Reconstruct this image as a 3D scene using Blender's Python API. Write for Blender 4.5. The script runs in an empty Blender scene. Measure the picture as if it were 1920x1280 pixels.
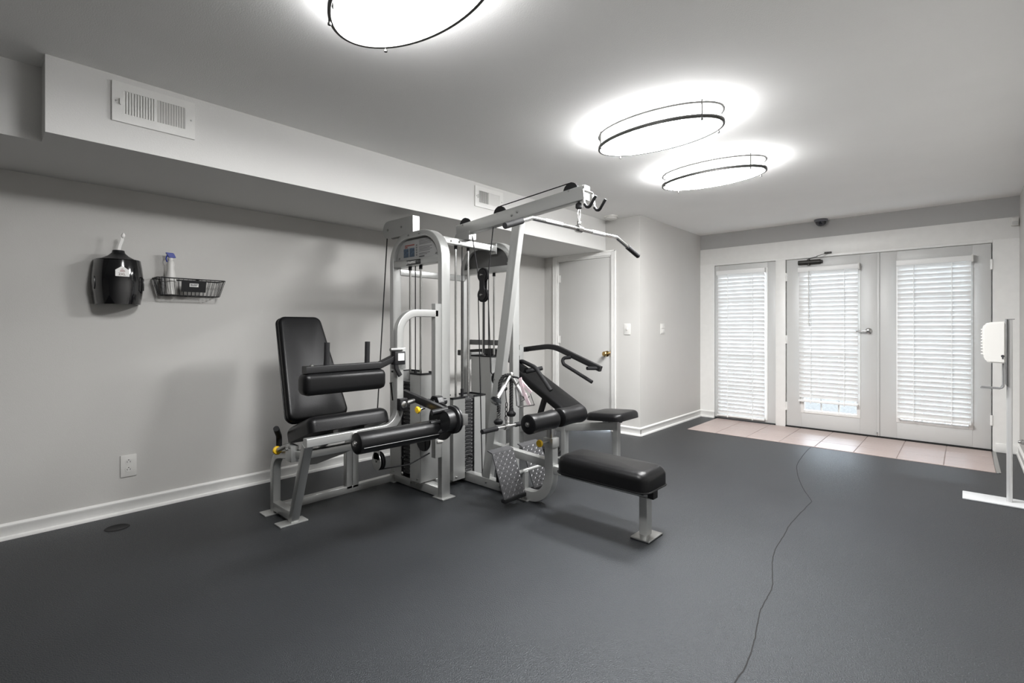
import bpy, bmesh, math, random
from mathutils import Vector, Matrix
random.seed(7)
SC = bpy.context.scene
COL = SC.collection
PI = math.pi

# ------------------------------------------------------------------ camera
cam = bpy.data.cameras.new('camera')
cam.sensor_width = 36.0
cam.lens = 925.13 / 1920 * 36.0
cam.shift_y = -25.73 / 1920
cam.clip_start = 0.02
cam_o = bpy.data.objects.new('camera', cam)
COL.objects.link(cam_o)
cam_o.location = (0, 0, 1.19)
cam_o.rotation_euler = (PI / 2, 0, math.radians(42.54))
SC.camera = cam_o
# ------------------------------------------------------------------ world, exposure
W = bpy.data.worlds.new('overcast_sky')
SC.world = W
W.use_nodes = True
bg = W.node_tree.nodes['Background']
bg.inputs[0].default_value = (0.78, 0.88, 1.0, 1)
bg.inputs[1].default_value = 6.2
SC.view_settings.view_transform = 'Standard'
SC.view_settings.look = 'None'
SC.view_settings.exposure = 1.38
SC.view_settings.gamma = 1.0
SC.view_settings.use_curve_mapping = False
SC.cycles.use_denoising = True
SC.cycles.max_bounces = 10
SC.cycles.diffuse_bounces = 6
SC.cycles.caustics_reflective = False
SC.cycles.caustics_refractive = False
SC.cycles.sample_clamp_indirect = 8.0
LAMP = 45.0          # bottom lens
LAMP_SIDE = 17.0    # drum side, raised to brighten the ceiling

# ------------------------------------------------------------------ materials
MATS = {}
def mat(name, col, rough=0.5, metal=0.0, bump=0.0, bscale=200.0, var=0.0, vscale=8.0, spec=0.5, coat=0.0,
        emit=0.0, trans=0.0, stretch=None):
    if name in MATS: return MATS[name]
    m = bpy.data.materials.new(name); m.use_nodes = True
    nt = m.node_tree; b = nt.nodes['Principled BSDF']
    c = (col, col, col) if isinstance(col, (int, float)) else col
    b.inputs['Base Color'].default_value = (*c, 1)
    b.inputs['Roughness'].default_value = rough
    b.inputs['Metallic'].default_value = metal
    b.inputs['Specular IOR Level'].default_value = spec
    b.inputs['Coat Weight'].default_value = coat
    b.inputs['Transmission Weight'].default_value = trans
    if emit:
        b.inputs['Emission Color'].default_value = (1, 1, 1, 1)
        b.inputs['Emission Strength'].default_value = emit
    if bump or var:
        tc = nt.nodes.new('ShaderNodeTexCoord')
        src = tc.outputs['Object']
        if stretch:
            mp = nt.nodes.new('ShaderNodeMapping'); mp.inputs['Scale'].default_value = stretch
            nt.links.new(src, mp.inputs['Vector']); src = mp.outputs['Vector']
    if var:
        n = nt.nodes.new('ShaderNodeTexNoise'); n.inputs['Scale'].default_value = vscale; n.inputs['Detail'].default_value = 6
        nt.links.new(src, n.inputs['Vector'])
        r = nt.nodes.new('ShaderNodeValToRGB')
        r.color_ramp.elements[0].position = 0.3; r.color_ramp.elements[1].position = 0.7
        r.color_ramp.elements[0].color = (*[x * (1 - var) for x in c], 1)
        r.color_ramp.elements[1].color = (*[min(1, x * (1 + var)) for x in c], 1)
        nt.links.new(n.outputs['Fac'], r.inputs['Fac']); nt.links.new(r.outputs['Color'], b.inputs['Base Color'])
    if bump:
        n2 = nt.nodes.new('ShaderNodeTexNoise'); n2.inputs['Scale'].default_value = bscale; n2.inputs['Detail'].default_value = 4
        nt.links.new(src, n2.inputs['Vector'])
        bp = nt.nodes.new('ShaderNodeBump'); bp.inputs['Strength'].default_value = bump; bp.inputs['Distance'].default_value = 0.002
        nt.links.new(n2.outputs['Fac'], bp.inputs['Height']); nt.links.new(bp.outputs['Normal'], b.inputs['Normal'])
    MATS[name] = m
    return m

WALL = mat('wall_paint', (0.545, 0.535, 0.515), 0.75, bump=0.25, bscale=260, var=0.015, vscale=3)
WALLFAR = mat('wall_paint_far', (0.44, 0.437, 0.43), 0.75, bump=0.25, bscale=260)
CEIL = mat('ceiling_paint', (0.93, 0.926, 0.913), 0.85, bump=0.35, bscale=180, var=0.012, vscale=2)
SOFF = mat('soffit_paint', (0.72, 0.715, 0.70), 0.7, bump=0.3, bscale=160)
TRIM = mat('trim_paint', (0.80, 0.795, 0.775), 0.4, bump=0.08, bscale=120, var=0.02, vscale=15)
DOORP = mat('door_paint', (0.56, 0.555, 0.54), 0.45, bump=0.08, bscale=90)
FRENCH = mat('french_door_paint', (0.57, 0.57, 0.56), 0.4, bump=0.06, bscale=80)
FRAME = mat('silver_grey_enamel', (0.47, 0.475, 0.465), 0.36, 0.65, bump=0.05, bscale=500, coat=0.15)
FRAMED = mat('dark_grey_enamel', (0.15, 0.15, 0.147), 0.4, 0.3, bump=0.05, bscale=500)
VINYL = mat('black_vinyl', (0.0055, 0.0055, 0.006), 0.34, bump=0.3, bscale=240, spec=0.25)
BLACK = mat('black_enamel', (0.008, 0.008, 0.009), 0.4, bump=0.04, bscale=400)
RUBBER = mat('black_rubber', (0.008, 0.008, 0.009), 0.6, spec=0.3)
GRIP = mat('foam_grip', (0.009, 0.009, 0.010), 0.7, bump=0.4, bscale=500, spec=0.3)
CHROME = mat('chrome', (0.58, 0.58, 0.57), 0.2, 1.0)
STEEL = mat('brushed_steel', (0.42, 0.42, 0.41), 0.33, 1.0)
NICKEL = mat('brushed_nickel', (0.06, 0.059, 0.057), 0.4, 1.0)
BRASS = mat('brass', (0.55, 0.38, 0.16), 0.18, 1.0)
YELLOW = mat('yellow_plastic', (0.95, 0.60, 0.02), 0.4)
BLUE = mat('blue_plastic', (0.012, 0.03, 0.26), 0.35)
WHITEP = mat('white_plastic', (0.66, 0.65, 0.625), 0.4)
PAPER = mat('white_paper', (0.85, 0.84, 0.82), 0.8)
DARK = mat('dark_void', (0.01, 0.01, 0.01), 0.9)
GLOSSB = mat('gloss_black_plastic', (0.006, 0.006, 0.007), 0.07, coat=0.5)
WEIGHT = mat('cast_iron', (0.022, 0.022, 0.023), 0.5, bump=0.2, bscale=200)
SLAT = mat('blind_slat', (0.84, 0.84, 0.83), 0.42)
CORD = mat('white_cord', (0.86, 0.86, 0.85), 0.7)
TILE = mat('pink_ceramic', (0.47, 0.385, 0.36), 0.38, bump=0.12, bscale=60, var=0.10, vscale=3.0, stretch=(1.2, 9.0, 1))
GROUT = mat('grout', (0.36, 0.30, 0.28), 0.9)
LENS = mat('lamp_diffuser', (0.9, 0.9, 0.9), 0.5, emit=LAMP)
LENSS = mat('lamp_drum', (0.9, 0.9, 0.9), 0.5, emit=LAMP_SIDE)
LENSW = mat('weak_lamp_diffuser', (0.9, 0.9, 0.9), 0.5, emit=34.0)
LENSWS = mat('weak_lamp_drum', (0.9, 0.9, 0.9), 0.5, emit=8.0)
CONC = mat('outdoor_concrete', (0.088, 0.083, 0.078), 0.95, var=0.35, vscale=30, spec=0.0)
GREYP = mat('grey_print', (0.28, 0.28, 0.275), 0.5)
INK = mat('dark_ink', (0.03, 0.03, 0.033), 0.6)
INKG = mat('grey_ink', (0.13, 0.13, 0.13), 0.6)
INKR = mat('red_ink', (0.22, 0.06, 0.05), 0.6)
PHOTO = mat('printed_photo', (0.05, 0.075, 0.11), 0.5, var=0.8, vscale=90)
GLASS = mat('window_glass', (1, 1, 1), 0.02, trans=1.0)
CUPM = mat('clear_acrylic', (0.85, 0.87, 0.87), 0.05, trans=0.85)
PINK = mat('pink_tag', (0.75, 0.60, 0.64), 0.6)
TREAD = mat('tread_plate', (0.065, 0.065, 0.068), 0.45, 0.3, bump=0.3, bscale=300)

def floor_material():
    m = bpy.data.materials.new('speckled_rubber'); m.use_nodes = True
    nt = m.node_tree; b = nt.nodes['Principled BSDF']; L = nt.links.new
    tc = nt.nodes.new('ShaderNodeTexCoord')
    n = nt.nodes.new('ShaderNodeTexNoise'); n.inputs['Scale'].default_value = 1.1; n.inputs['Detail'].default_value = 5
    L(tc.outputs['Object'], n.inputs['Vector'])
    r = nt.nodes.new('ShaderNodeValToRGB')
    r.color_ramp.elements[0].position = 0.32; r.color_ramp.elements[1].position = 0.68
    r.color_ramp.elements[0].color = (0.011, 0.0118, 0.0132, 1); r.color_ramp.elements[1].color = (0.018, 0.0192, 0.0212, 1)
    L(n.outputs['Fac'], r.inputs['Fac'])
    v = nt.nodes.new('ShaderNodeTexVoronoi'); v.inputs['Scale'].default_value = 55
    L(tc.outputs['Object'], v.inputs['Vector'])
    v2 = nt.nodes.new('ShaderNodeMath'); v2.operation = 'LESS_THAN'; v2.inputs[1].default_value = 0.06
    L(v.outputs['Distance'], v2.inputs[0])
    sp = nt.nodes.new('ShaderNodeSeparateColor'); L(v.outputs['Color'], sp.inputs[0])
    g = nt.nodes.new('ShaderNodeMath'); g.operation = 'GREATER_THAN'; g.inputs[1].default_value = 0.93
    L(sp.outputs[0], g.inputs[0])
    mu = nt.nodes.new('ShaderNodeMath'); mu.operation = 'MULTIPLY'; L(v2.outputs[0], mu.inputs[0]); L(g.outputs[0], mu.inputs[1])
    mx = nt.nodes.new('ShaderNodeMix'); mx.data_type = 'RGBA'
    L(mu.outputs[0], mx.inputs[0]); L(r.outputs['Color'], mx.inputs[6]); mx.inputs[7].default_value = (0.30, 0.31, 0.33, 1)
    L(mx.outputs[2], b.inputs['Base Color'])
    b.inputs['Roughness'].default_value = 0.36
    b.inputs['Specular IOR Level'].default_value = 0.55
    b.inputs['Specular Tint'].default_value = (0.88, 0.94, 1.0, 1)
    n2 = nt.nodes.new('ShaderNodeTexNoise'); n2.inputs['Scale'].default_value = 210; n2.inputs['Detail'].default_value = 3
    L(tc.outputs['Object'], n2.inputs['Vector'])
    bp = nt.nodes.new('ShaderNodeBump'); bp.inputs['Strength'].default_value = 0.9; bp.inputs['Distance'].default_value = 0.004
    mr = nt.nodes.new('ShaderNodeMapRange'); mr.inputs[1].default_value = 0.3; mr.inputs[2].default_value = 0.7; mr.inputs[3].default_value = 0.30; mr.inputs[4].default_value = 0.52
    L(n2.outputs['Fac'], mr.inputs[0]); L(mr.outputs[0], b.inputs['Roughness'])
    L(n2.outputs['Fac'], bp.inputs['Height']); L(bp.outputs['Normal'], b.inputs['Normal'])
    return m
FLOORM = floor_material()
def slat_material():
    nt = SLAT.node_tree; b = nt.nodes['Principled BSDF']; out = nt.nodes['Material Output']
    t = nt.nodes.new('ShaderNodeBsdfTranslucent'); t.inputs['Color'].default_value = (0.86, 0.87, 0.87, 1)
    mx = nt.nodes.new('ShaderNodeMixShader'); mx.inputs[0].default_value = 0.06
    nt.links.new(b.outputs[0], mx.inputs[1]); nt.links.new(t.outputs[0], mx.inputs[2]); nt.links.new(mx.outputs[0], out.inputs['Surface'])
slat_material()
def thin_glass(m):
    nt = m.node_tree; out = nt.nodes['Material Output']
    t = nt.nodes.new('ShaderNodeBsdfTransparent'); t.inputs['Color'].default_value = (0.93, 0.95, 0.95, 1)
    g = nt.nodes.new('ShaderNodeBsdfGlossy'); g.inputs['Roughness'].default_value = 0.02
    f = nt.nodes.new('ShaderNodeFresnel'); f.inputs['IOR'].default_value = 1.45
    mx = nt.nodes.new('ShaderNodeMixShader'); L = nt.links.new
    L(f.outputs[0], mx.inputs[0]); L(t.outputs[0], mx.inputs[1]); L(g.outputs[0], mx.inputs[2]); L(mx.outputs[0], out.inputs['Surface'])
thin_glass(GLASS); thin_glass(CUPM)

# ------------------------------------------------------------------ mesh helpers (world coordinates)
V = Vector
def box(bm, x0, x1, y0, y1, z0, z1, bev=0.0, seg=2):
    vs = [bm.verts.new((x, y, z)) for x in (min(x0, x1), max(x0, x1)) for y in (min(y0, y1), max(y0, y1)) for z in (min(z0, z1), max(z0, z1))]
    fs = [bm.faces.new([vs[i] for i in q]) for q in ((0, 1, 3, 2), (4, 6, 7, 5), (0, 4, 5, 1), (2, 3, 7, 6), (0, 2, 6, 4), (1, 5, 7, 3))]
    if bev:
        es = list({e for f in fs for e in f.edges})
        bmesh.ops.bevel(bm, geom=es, offset=bev, segments=seg, affect='EDGES', profile=0.5)
    return vs
def fillet(pts, radii, n=7):
    pts = [V(p) for p in pts]
    if not hasattr(radii, '__len__'): radii = [radii] * len(pts)
    out = [pts[0]]
    for i in range(1, len(pts) - 1):
        a, b, c = pts[i - 1], pts[i], pts[i + 1]; r = radii[i]
        d1 = (a - b).normalized(); d2 = (c - b).normalized()
        ang = d1.angle(d2)
        if r <= 0 or ang > PI - 0.02: out.append(b); continue
        t = min(r / math.tan(ang / 2), (a - b).length * .98, (c - b).length * .98)
        rr = t * math.tan(ang / 2)
        ctr = b + (d1 + d2).normalized() * (rr / math.sin(ang / 2))
        s, e = b + d1 * t - ctr, b + d2 * t - ctr
        tot = s.angle(e); ax = s.cross(e).normalized()
        for k in range(n + 1):
            out.append(ctr + Matrix.Rotation(tot * k / n, 3, ax) @ s)
    out.append(pts[-1])
    return out
def sweep(bm, pts, prof, up, cap=True, closed=False):
    """sweep a 2-D profile [(a,b)] along pts; 'a' is across (tangent x up), 'b' along up (parallel transported)"""
    pts = [V(p) for p in pts]; n = len(pts); up = V(up).normalized(); rings = []
    prev_t = None
    for i in range(n):
        if closed: t0 = (pts[i] - pts[i - 1]).normalized(); t1 = (pts[(i + 1) % n] - pts[i]).normalized()
        else:
            t0 = (pts[i] - pts[i - 1]).normalized() if i else (pts[1] - pts[0]).normalized()
            t1 = (pts[i + 1] - pts[i]).normalized() if i < n - 1 else t0
        t = (t0 + t1).normalized()
        if prev_t is not None:
            q = prev_t.rotation_difference(t); up = q @ up
        prev_t = t
        u = (up - t * up.dot(t)).normalized(); s = t.cross(u).normalized()
        k = 1.0 / max(0.5, math.sqrt(max(0.0, (1 + t0.dot(t1)) / 2)))
        nn = (t1 - t0)
        ring = []
        for a, b in prof:
            off = s * a + u * b
            if nn.length > 1e-6:
                d = nn.normalized(); off = off + d * (off.dot(d) * (k - 1))
            ring.append(bm.verts.new(pts[i] + off))
        rings.append(ring)
    m = len(prof)
    rng = range(n) if closed else range(n - 1)
    for i in rng:
        A, B = rings[i], rings[(i + 1) % n]
        for j in range(m):
            bm.faces.new((A[j], A[(j + 1) % m], B[(j + 1) % m], B[j]))
    if cap and not closed:
        bm.faces.new(list(reversed(rings[0]))); bm.faces.new(rings[-1])
def circ(r, n=12): return [(r * math.cos(2 * PI * k / n), r * math.sin(2 * PI * k / n)) for k in range(n)]
def rrect(w, h, r=0.004, n=3):
    out = []
    for cx, cy, a0 in ((w / 2 - r, h / 2 - r, 0), (-w / 2 + r, h / 2 - r, PI / 2), (-w / 2 + r, -h / 2 + r, PI), (w / 2 - r, -h / 2 + r, 1.5 * PI)):
        for k in range(n + 1):
            a = a0 + PI / 2 * k / n; out.append((cx + r * math.cos(a), cy + r * math.sin(a)))
    return out
def tube(bm, pts, r, n=12, up=None):
    pts = [V(p) for p in pts]
    t = (pts[1] - pts[0]).normalized()
    if up is None: up = V((0, 0, 1)) if abs(t.z) < 0.9 else V((1, 0, 0))
    sweep(bm, pts, circ(r, n), up)
def bar(bm, pts, across, along, up, r=0.004):
    sweep(bm, pts, rrect(across, along, r), up)
def cyl(bm, a, b, r, n=20, r2=None):
    a, b = V(a), V(b); t = (b - a).normalized()
    up = V((0, 0, 1)) if abs(t.z) < 0.9 else V((1, 0, 0))
    u = (up - t * up.dot(t)).normalized(); s = t.cross(u)
    r2 = r if r2 is None else r2
    A = [bm.verts.new(a + (s * math.cos(2 * PI * k / n) + u * math.sin(2 * PI * k / n)) * r) for k in range(n)]
    B = [bm.verts.new(b + (s * math.cos(2 * PI * k / n) + u * math.sin(2 * PI * k / n)) * r2) for k in range(n)]
    for k in range(n): bm.faces.new((A[k], A[(k + 1) % n], B[(k + 1) % n], B[k]))
    bm.faces.new(list(reversed(A))); bm.faces.new(B)
def lathe(bm, base, axis, prof, n=28):
    """prof = [(r, h)] along axis from base"""
    base, t = V(base), V(axis).normalized()
    up = V((0, 0, 1)) if abs(t.z) < 0.9 else V((1, 0, 0))
    u = (up - t * up.dot(t)).normalized(); s = t.cross(u); rings = []
    for r, h in prof:
        if r < 1e-6: rings.append([bm.verts.new(base + t * h)])
        else: rings.append([bm.verts.new(base + t * h + (s * math.cos(2 * PI * k / n) + u * math.sin(2 * PI * k / n)) * r) for k in range(n)])
    for A, B in zip(rings, rings[1:]):
        for k in range(n):
            k2 = (k + 1) % n
            if len(A) == 1 and len(B) == 1: continue
            if len(A) == 1: bm.faces.new((A[0], B[k2], B[k]))
            elif len(B) == 1: bm.faces.new((A[k], A[k2], B[0]))
            else: bm.faces.new((A[k], A[k2], B[k2], B[k]))
    if len(rings[0]) > 1: bm.faces.new(list(reversed(rings[0])))
    if len(rings[-1]) > 1: bm.faces.new(rings[-1])
def prism(bm, poly, d):
    """extrude a 3-D polygon by vector d"""
    d = V(d); A = [bm.verts.new(V(p)) for p in poly]; B = [bm.verts.new(V(p) + d) for p in poly]
    n = len(A)
    bm.faces.new(list(reversed(A))); bm.faces.new(B)
    for k in range(n): bm.faces.new((A[k], A[(k + 1) % n], B[(k + 1) % n], B[k]))
def rpoly(w, h, r, n=5):
    return rrect(w, h, r, n)
def pad(bm, M, poly_fn, thick, edge, n=5, crown=0.0):
    """upholstered pad: outline poly_fn(inset)->[(a,b)] in local xy, thickness along local +z, rounded top edge"""
    rings = []
    prof = [(0.0, 0.0), (0.0, thick - edge)] + [(edge * (1 - math.cos(PI / 2 * k / n)), thick - edge + edge * math.sin(PI / 2 * k / n)) for k in range(1, n + 1)]
    for ins, h in prof: rings.append([bm.verts.new(M @ V((a, b, h))) for a, b in poly_fn(ins)])
    for f in (0.75, 0.5, 0.25):
        P = poly_fn(edge); cx = sum(a for a, b in P) / len(P); cy = sum(b for a, b in P) / len(P)
        rings.append([bm.verts.new(M @ V((cx + (a - cx) * f, cy + (b - cy) * f, thick + crown * (1 - f * f)))) for a, b in P])
    m = len(rings[0])
    for A, B in zip(rings, rings[1:]):
        for j in range(m): bm.faces.new((A[j], A[(j + 1) % m], B[(j + 1) % m], B[j]))
    bm.faces.new(list(reversed(rings[0]))); bm.faces.new(rings[-1])

ABS = {}
def link(name, me, parent=None, loc=(0, 0, 0)):
    o = bpy.data.objects.new(name, me); COL.objects.link(o)
    loc = V(loc); ABS[o] = loc
    if parent is not None:
        o.parent = parent; o.location = loc - ABS[parent]
    else: o.location = loc
    return o
def empty(name, loc, label, cat, group=None):
    o = link(name, None, None, loc); o.empty_display_size = 0.1
    return tag(o, label, cat, group)
def tag(o, label=None, cat=None, group=None, kind=None):
    if label: o['label'] = label
    if cat: o['category'] = cat
    if group: o['group'] = group
    if kind: o['kind'] = kind
    return o
def mesh_of(bm, name, m, flat=False, ang=38):
    bmesh.ops.recalc_face_normals(bm, faces=bm.faces[:])
    me = bpy.data.meshes.new(name); bm.to_mesh(me); bm.free()
    me.materials.append(m)
    if not flat:
        me.shade_smooth(); me.set_sharp_from_angle(angle=math.radians(ang))
    return me
def obj(name, bm, m, parent=None, base=False, **kw):
    if bm.verts:
        co = [v.co for v in bm.verts]
        lo = V([min(c[i] for c in co) for i in range(3)]); hi = V([max(c[i] for c in co) for i in range(3)])
        c = (lo + hi) / 2
        if parent is None: c.z = lo.z
        bmesh.ops.translate(bm, verts=bm.verts[:], vec=-c)
    else: c = V((0, 0, 0))
    return link(name, mesh_of(bm, name, m, **kw), parent, c)
def B(name, m, parent, *boxes, bev=0.0, seg=2):
    bm = bmesh.new()
    for b in boxes: box(bm, *b, bev=bev, seg=seg)
    return obj(name, bm, m, parent)
def new(): return bmesh.new()
def dup(o, parent, loc):
    c = o.copy(); COL.objects.link(c); ABS[c] = V(loc)
    c.parent = parent; c.location = V(loc) - (ABS[parent] if parent else V((0, 0, 0)))
    return c
def struct(name, bm, m, label=None):
    o = obj(name, bm, m); o['kind'] = 'structure'
    if label: o['label'] = label
    return o
def text(name, s, size, m, parent, org, xdir, zdir, depth=0.0006, extrude=True, width=None):
    cu = bpy.data.curves.new(name, 'FONT'); cu.body = s; cu.size = size; cu.extrude = depth
    t = bpy.data.objects.new(name, cu); COL.objects.link(t)
    bpy.context.view_layer.update()
    me = bpy.data.meshes.new_from_object(t.evaluated_get(bpy.context.evaluated_depsgraph_get()))
    bpy.data.objects.remove(t)
    xd, zd = V(xdir).normalized(), V(zdir).normalized(); nd = xd.cross(zd)
    w = max(v.co.x for v in me.vertices)
    k = (width / w) if width else 1.0
    for v in me.vertices: v.co = xd * v.co.x * k + zd * v.co.y + nd * v.co.z
    me.materials.clear(); me.materials.append(m)
    me.name = name
    return link(name, me, parent, org)

# ------------------------------------------------------------------ room shell
XL, XR, XS, XB = -3.975, 0.38, -3.07, -2.631
YN, YD, YF = -5.6, 4.95, 6.637
ZC, ZS = 2.431, 2.0785
bm = new(); box(bm, XL - .12, XR + .12, YN - .12, YF + .14, -0.10, 0.0)
floor = struct('floor', bm, FLOORM, 'dark charcoal speckled rubber gym floor')
bm = new(); box(bm, XL - .12, XR + .12, YN - .12, YF + .14, ZC, ZC + .1)
struct('ceiling', bm, CEIL, 'white painted ceiling')
bm = new(); box(bm, XL - .12, XL, YN - .12, YD + .12, 0, ZC); struct('wall_left', bm, WALL, 'light grey painted side wall behind the gym machine')
bm = new(); box(bm, XR, XR + .12, YN - .12, YF + .14, 0, ZC); struct('wall_right', bm, WALL, 'light grey painted wall at the right edge')
bm = new(); box(bm, XL, XR, YN - .12, YN, 0, ZC); struct('wall_near', bm, WALL, 'light grey wall behind the photographer')
# alcove wall with the flush door
DX0, DX1, DH = -3.775, -2.985, 2.03
bm = new()
box(bm, XL, DX0, YD, YD + .12, 0, ZC); box(bm, DX1, XB, YD, YD + .12, 0, ZC); box(bm, DX0, DX1, YD, YD + .12, DH, ZC)
struct('wall_alcove', bm, WALL, 'grey wall holding the flush white door')
bm = new(); box(bm, XB - .12, XB, YD + .12, YF + .14, 0, ZC); struct('wall_return', bm, WALL, 'pale grey return wall beside the glazed doors')
# soffit
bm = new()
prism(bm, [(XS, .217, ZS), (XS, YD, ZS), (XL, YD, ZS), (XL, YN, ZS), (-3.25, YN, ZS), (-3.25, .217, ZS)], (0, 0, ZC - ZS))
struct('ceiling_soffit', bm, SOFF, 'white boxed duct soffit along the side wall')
# far wall
FX0, FX1 = -2.44, 0.197
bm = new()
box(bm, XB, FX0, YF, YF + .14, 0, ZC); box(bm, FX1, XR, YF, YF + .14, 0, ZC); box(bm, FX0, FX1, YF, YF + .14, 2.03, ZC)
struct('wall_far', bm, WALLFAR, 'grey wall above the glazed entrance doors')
TY = YF - .012
bm = new(); box(bm, XB + .001, XR - .001, TY, YF, 2.035, 2.235, bev=.002); struct('trim_1', bm, TRIM, 'wide white header board above the doors')
bm = new(); box(bm, XB + .001, FX0, TY, YF, 0, 2.035); struct('trim_2', bm, TRIM, 'white side panel left of the narrow window')
bm = new(); box(bm, FX1, XR - .001, TY, YF, 0, 2.035); struct('trim_3', bm, TRIM, 'white side panel right of the doors')
bm = new(); box(bm, FX0, FX1, TY - .008, YF + .06, 2.008, 2.037, bev=.002); struct('trim_4', bm, TRIM, 'white head jamb over the doors')
bm = new(); box(bm, -1.70, -1.592, YF - .03, YF + .10, 0, 2.008, bev=.003); struct('trim_5', bm, TRIM, 'white mullion between narrow window and doors')
bm = new(); box(bm, -1.592, FX1, YF - .04, YF + .12, 0.0, 0.012); struct('trim_6', bm, DARK, 'dark metal door threshold')

bm = new(); box(bm, FX0, FX0 + .02, YF + .042, YF + .12, 0, 2.008); box(bm, FX1 - .03, FX1, YF + .036, YF + .12, 0, 2.008); box(bm, FX0, FX1, YF + .04, YF + .12, 1.975, 2.03); box(bm, FX0, -1.59, YF + .045, YF + .12, 0, .03); box(bm, -1.62, -1.555, YF + .036, YF + .12, 0, 2.008)
struct('light_stop', bm, TRIM, 'unseen white strips added behind the entrance doors to block light')  # unseen boxes added behind the leaf edges to block leaking daylight
def baseboard(name, p0, p1, nrm, label):
    """three-step board with a quarter-round shoe along the floor"""
    p0, p1, nrm = V(p0), V(p1), V(nrm)
    prof = [(0, 0), (.024, 0), (.024, .008), (.020, .017), (.012, .021), (.012, .066), (.015, .070), (.015, .080), (.007, .089), (0, .091)]
    bm = new()
    A = [bm.verts.new(p0 + nrm * a + V((0, 0, b))) for a, b in prof]; Bv = [bm.verts.new(p1 + nrm * a + V((0, 0, b))) for a, b in prof]
    n = len(prof)
    for k in range(n): bm.faces.new((A[k], A[(k + 1) % n], Bv[(k + 1) % n], Bv[k]))
    bm.faces.new(A); bm.faces.new(list(reversed(Bv)))
    return struct(name, bm, TRIM, label)
baseboard('baseboard_left', (XL, YN, 0), (XL, YD, 0), (1, 0, 0), 'white baseboard along the side wall')
baseboard('baseboard_alcove', (-2.915, YD, 0), (XB + .012, YD, 0), (0, -1, 0), 'white baseboard beside the flush door')
baseboard('baseboard_return', (XB, YD - .012, 0), (XB, TY, 0), (1, 0, 0), 'white baseboard on the return wall')
baseboard('baseboard_far', (XB, TY, 0), (FX0, TY, 0), (0, -1, 0), 'short white baseboard left of the narrow window')
baseboard('baseboard_right', (XR, YN, 0), (XR, YF, 0), (-1, 0, 0), 'white baseboard along the right wall')
bm = new(); box(bm, FX1 + .02, XR, TY - .014, TY, 0, .085, bev=.003); struct('baseboard_corner', bm, TRIM, 'short white baseboard right of the doors')

# floor seam and entrance tiles (children of the floor)
seam = [(-1.127, 5.62), (-1.127, 5.499), (-1.105, 5.15), (-1.071, 4.814), (-1.02, 4.60), (-.974, 4.428), (-.87, 4.12), (-.78, 3.90), (-.775, 3.8), (-.779, 3.371), (-.763, 3.124),
        (-.746, 2.876), (-.70, 2.66), (-.651, 2.478), (-.64, 2.33), (-.63, 2.211), (-.60, 2.06), (-.581, 1.954), (-.567, 1.83), (-.569, 1.722), (-.56, 1.4), (-.52, 1.0), (-.5, .3)]
pts = []
for i in range(len(seam) - 1):
    p0 = V((*seam[max(i - 1, 0)], 0)); p1 = V((*seam[i], 0)); p2 = V((*seam[i + 1], 0)); p3 = V((*seam[min(i + 2, len(seam) - 1)], 0))
    for k in range(6):
        t = k / 6
        q = 0.5 * ((2 * p1) + (p2 - p0) * t + (2 * p0 - 5 * p1 + 4 * p2 - p3) * t * t + (3 * p1 - p0 - 3 * p2 + p3) * t ** 3)
        q.z = .0004; q.x += random.uniform(-.0015, .0015); pts.append(q)
bm = new(); sweep(bm, pts, [(-.0022, -.0003), (.0022, -.0003), (.0022, .0004), (-.0022, .0004)], (0, 0, 1))
obj('floor_seam', bm, DARK, floor)
bm = new(); lathe(bm, (-3.72, .575, 0), (0, 0, 1), [(.062, 0), (.06, .0015), (.052, .0018), (.05, .0008), (0, .0008)], 32)
obj('floor_cover', bm, RUBBER, floor)
TX0, TX1, TYF, TYB = -2.40, .19, 5.66, 6.60
B('grout_bed', GROUT, floor, (TX0, TX1, TYF, TYB, 0, .0015))
px, py = (TX1 - TX0) / 8, (TYB - TYF) / 3
bm = new(); box(bm, -px / 2 + .0035, px / 2 - .0035, -py / 2 + .0035, py / 2 - .0035, 0, .005, bev=.0012, seg=1)
tile_me = mesh_of(bm, 'tile', TILE)
for i in range(8):
    for j in range(3): link('tile', tile_me, floor, (TX0 + px * (i + .5), TYF + py * (j + .5), 0))
B('edge_strip', STEEL, floor, (TX1, TX1 + .03, TYF, TYB, 0, .006), bev=.002, seg=1)

# ------------------------------------------------------------------ flush door in the alcove
d3 = tag(link('door_3', None, None, ((DX0 + DX1) / 2, YD, 0)), 'flush white interior door with brass knob', kind='structure')
B('leaf', DOORP, d3, (DX0 + .022, DX1 - .022, YD + .012, YD + .05, .008, DH - .022), bev=.002)
B('jamb', TRIM, d3, (DX0, DX0 + .02, YD - .002, YD + .12, 0, DH), (DX1 - .02, DX1, YD - .002, YD + .12, 0, DH), (DX0 + .02, DX1 - .02, YD - .002, YD + .12, DH - .02, DH), bev=.002)
bm = new()
for x0, x1, z0, z1 in ((DX0 - .055, DX0 + .006, 0, DH + .05), (DX1 - .006, DX1 + .055, 0, DH + .05), (DX0 + .006, DX1 - .006, DH - .006, DH + .05)):
    box(bm, x0, x1, YD - .014, YD, z0, z1, bev=.004)
    if x1 - x0 < .1: 
        s = x0 if x0 < -3.4 else x1 - .016
        box(bm, s, s + .016, YD - .020, YD - .014, z0, z1, bev=.003)
    else: box(bm, DX0 - .055, DX1 + .055, YD - .020, YD - .014, z1 - .016, z1, bev=.003)
obj('casing', bm, TRIM, d3)
for z in (1.80, 1.045, .25):
    bm = new(); cyl(bm, (DX0 + .021, YD - .004, z - .045), (DX0 + .021, YD - .004, z + .045), .007); box(bm, DX0 + .022, DX0 + .045, YD + .0, YD + .012, z - .045, z + .045)
    obj('hinge', bm, TRIM, d3)
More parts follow.
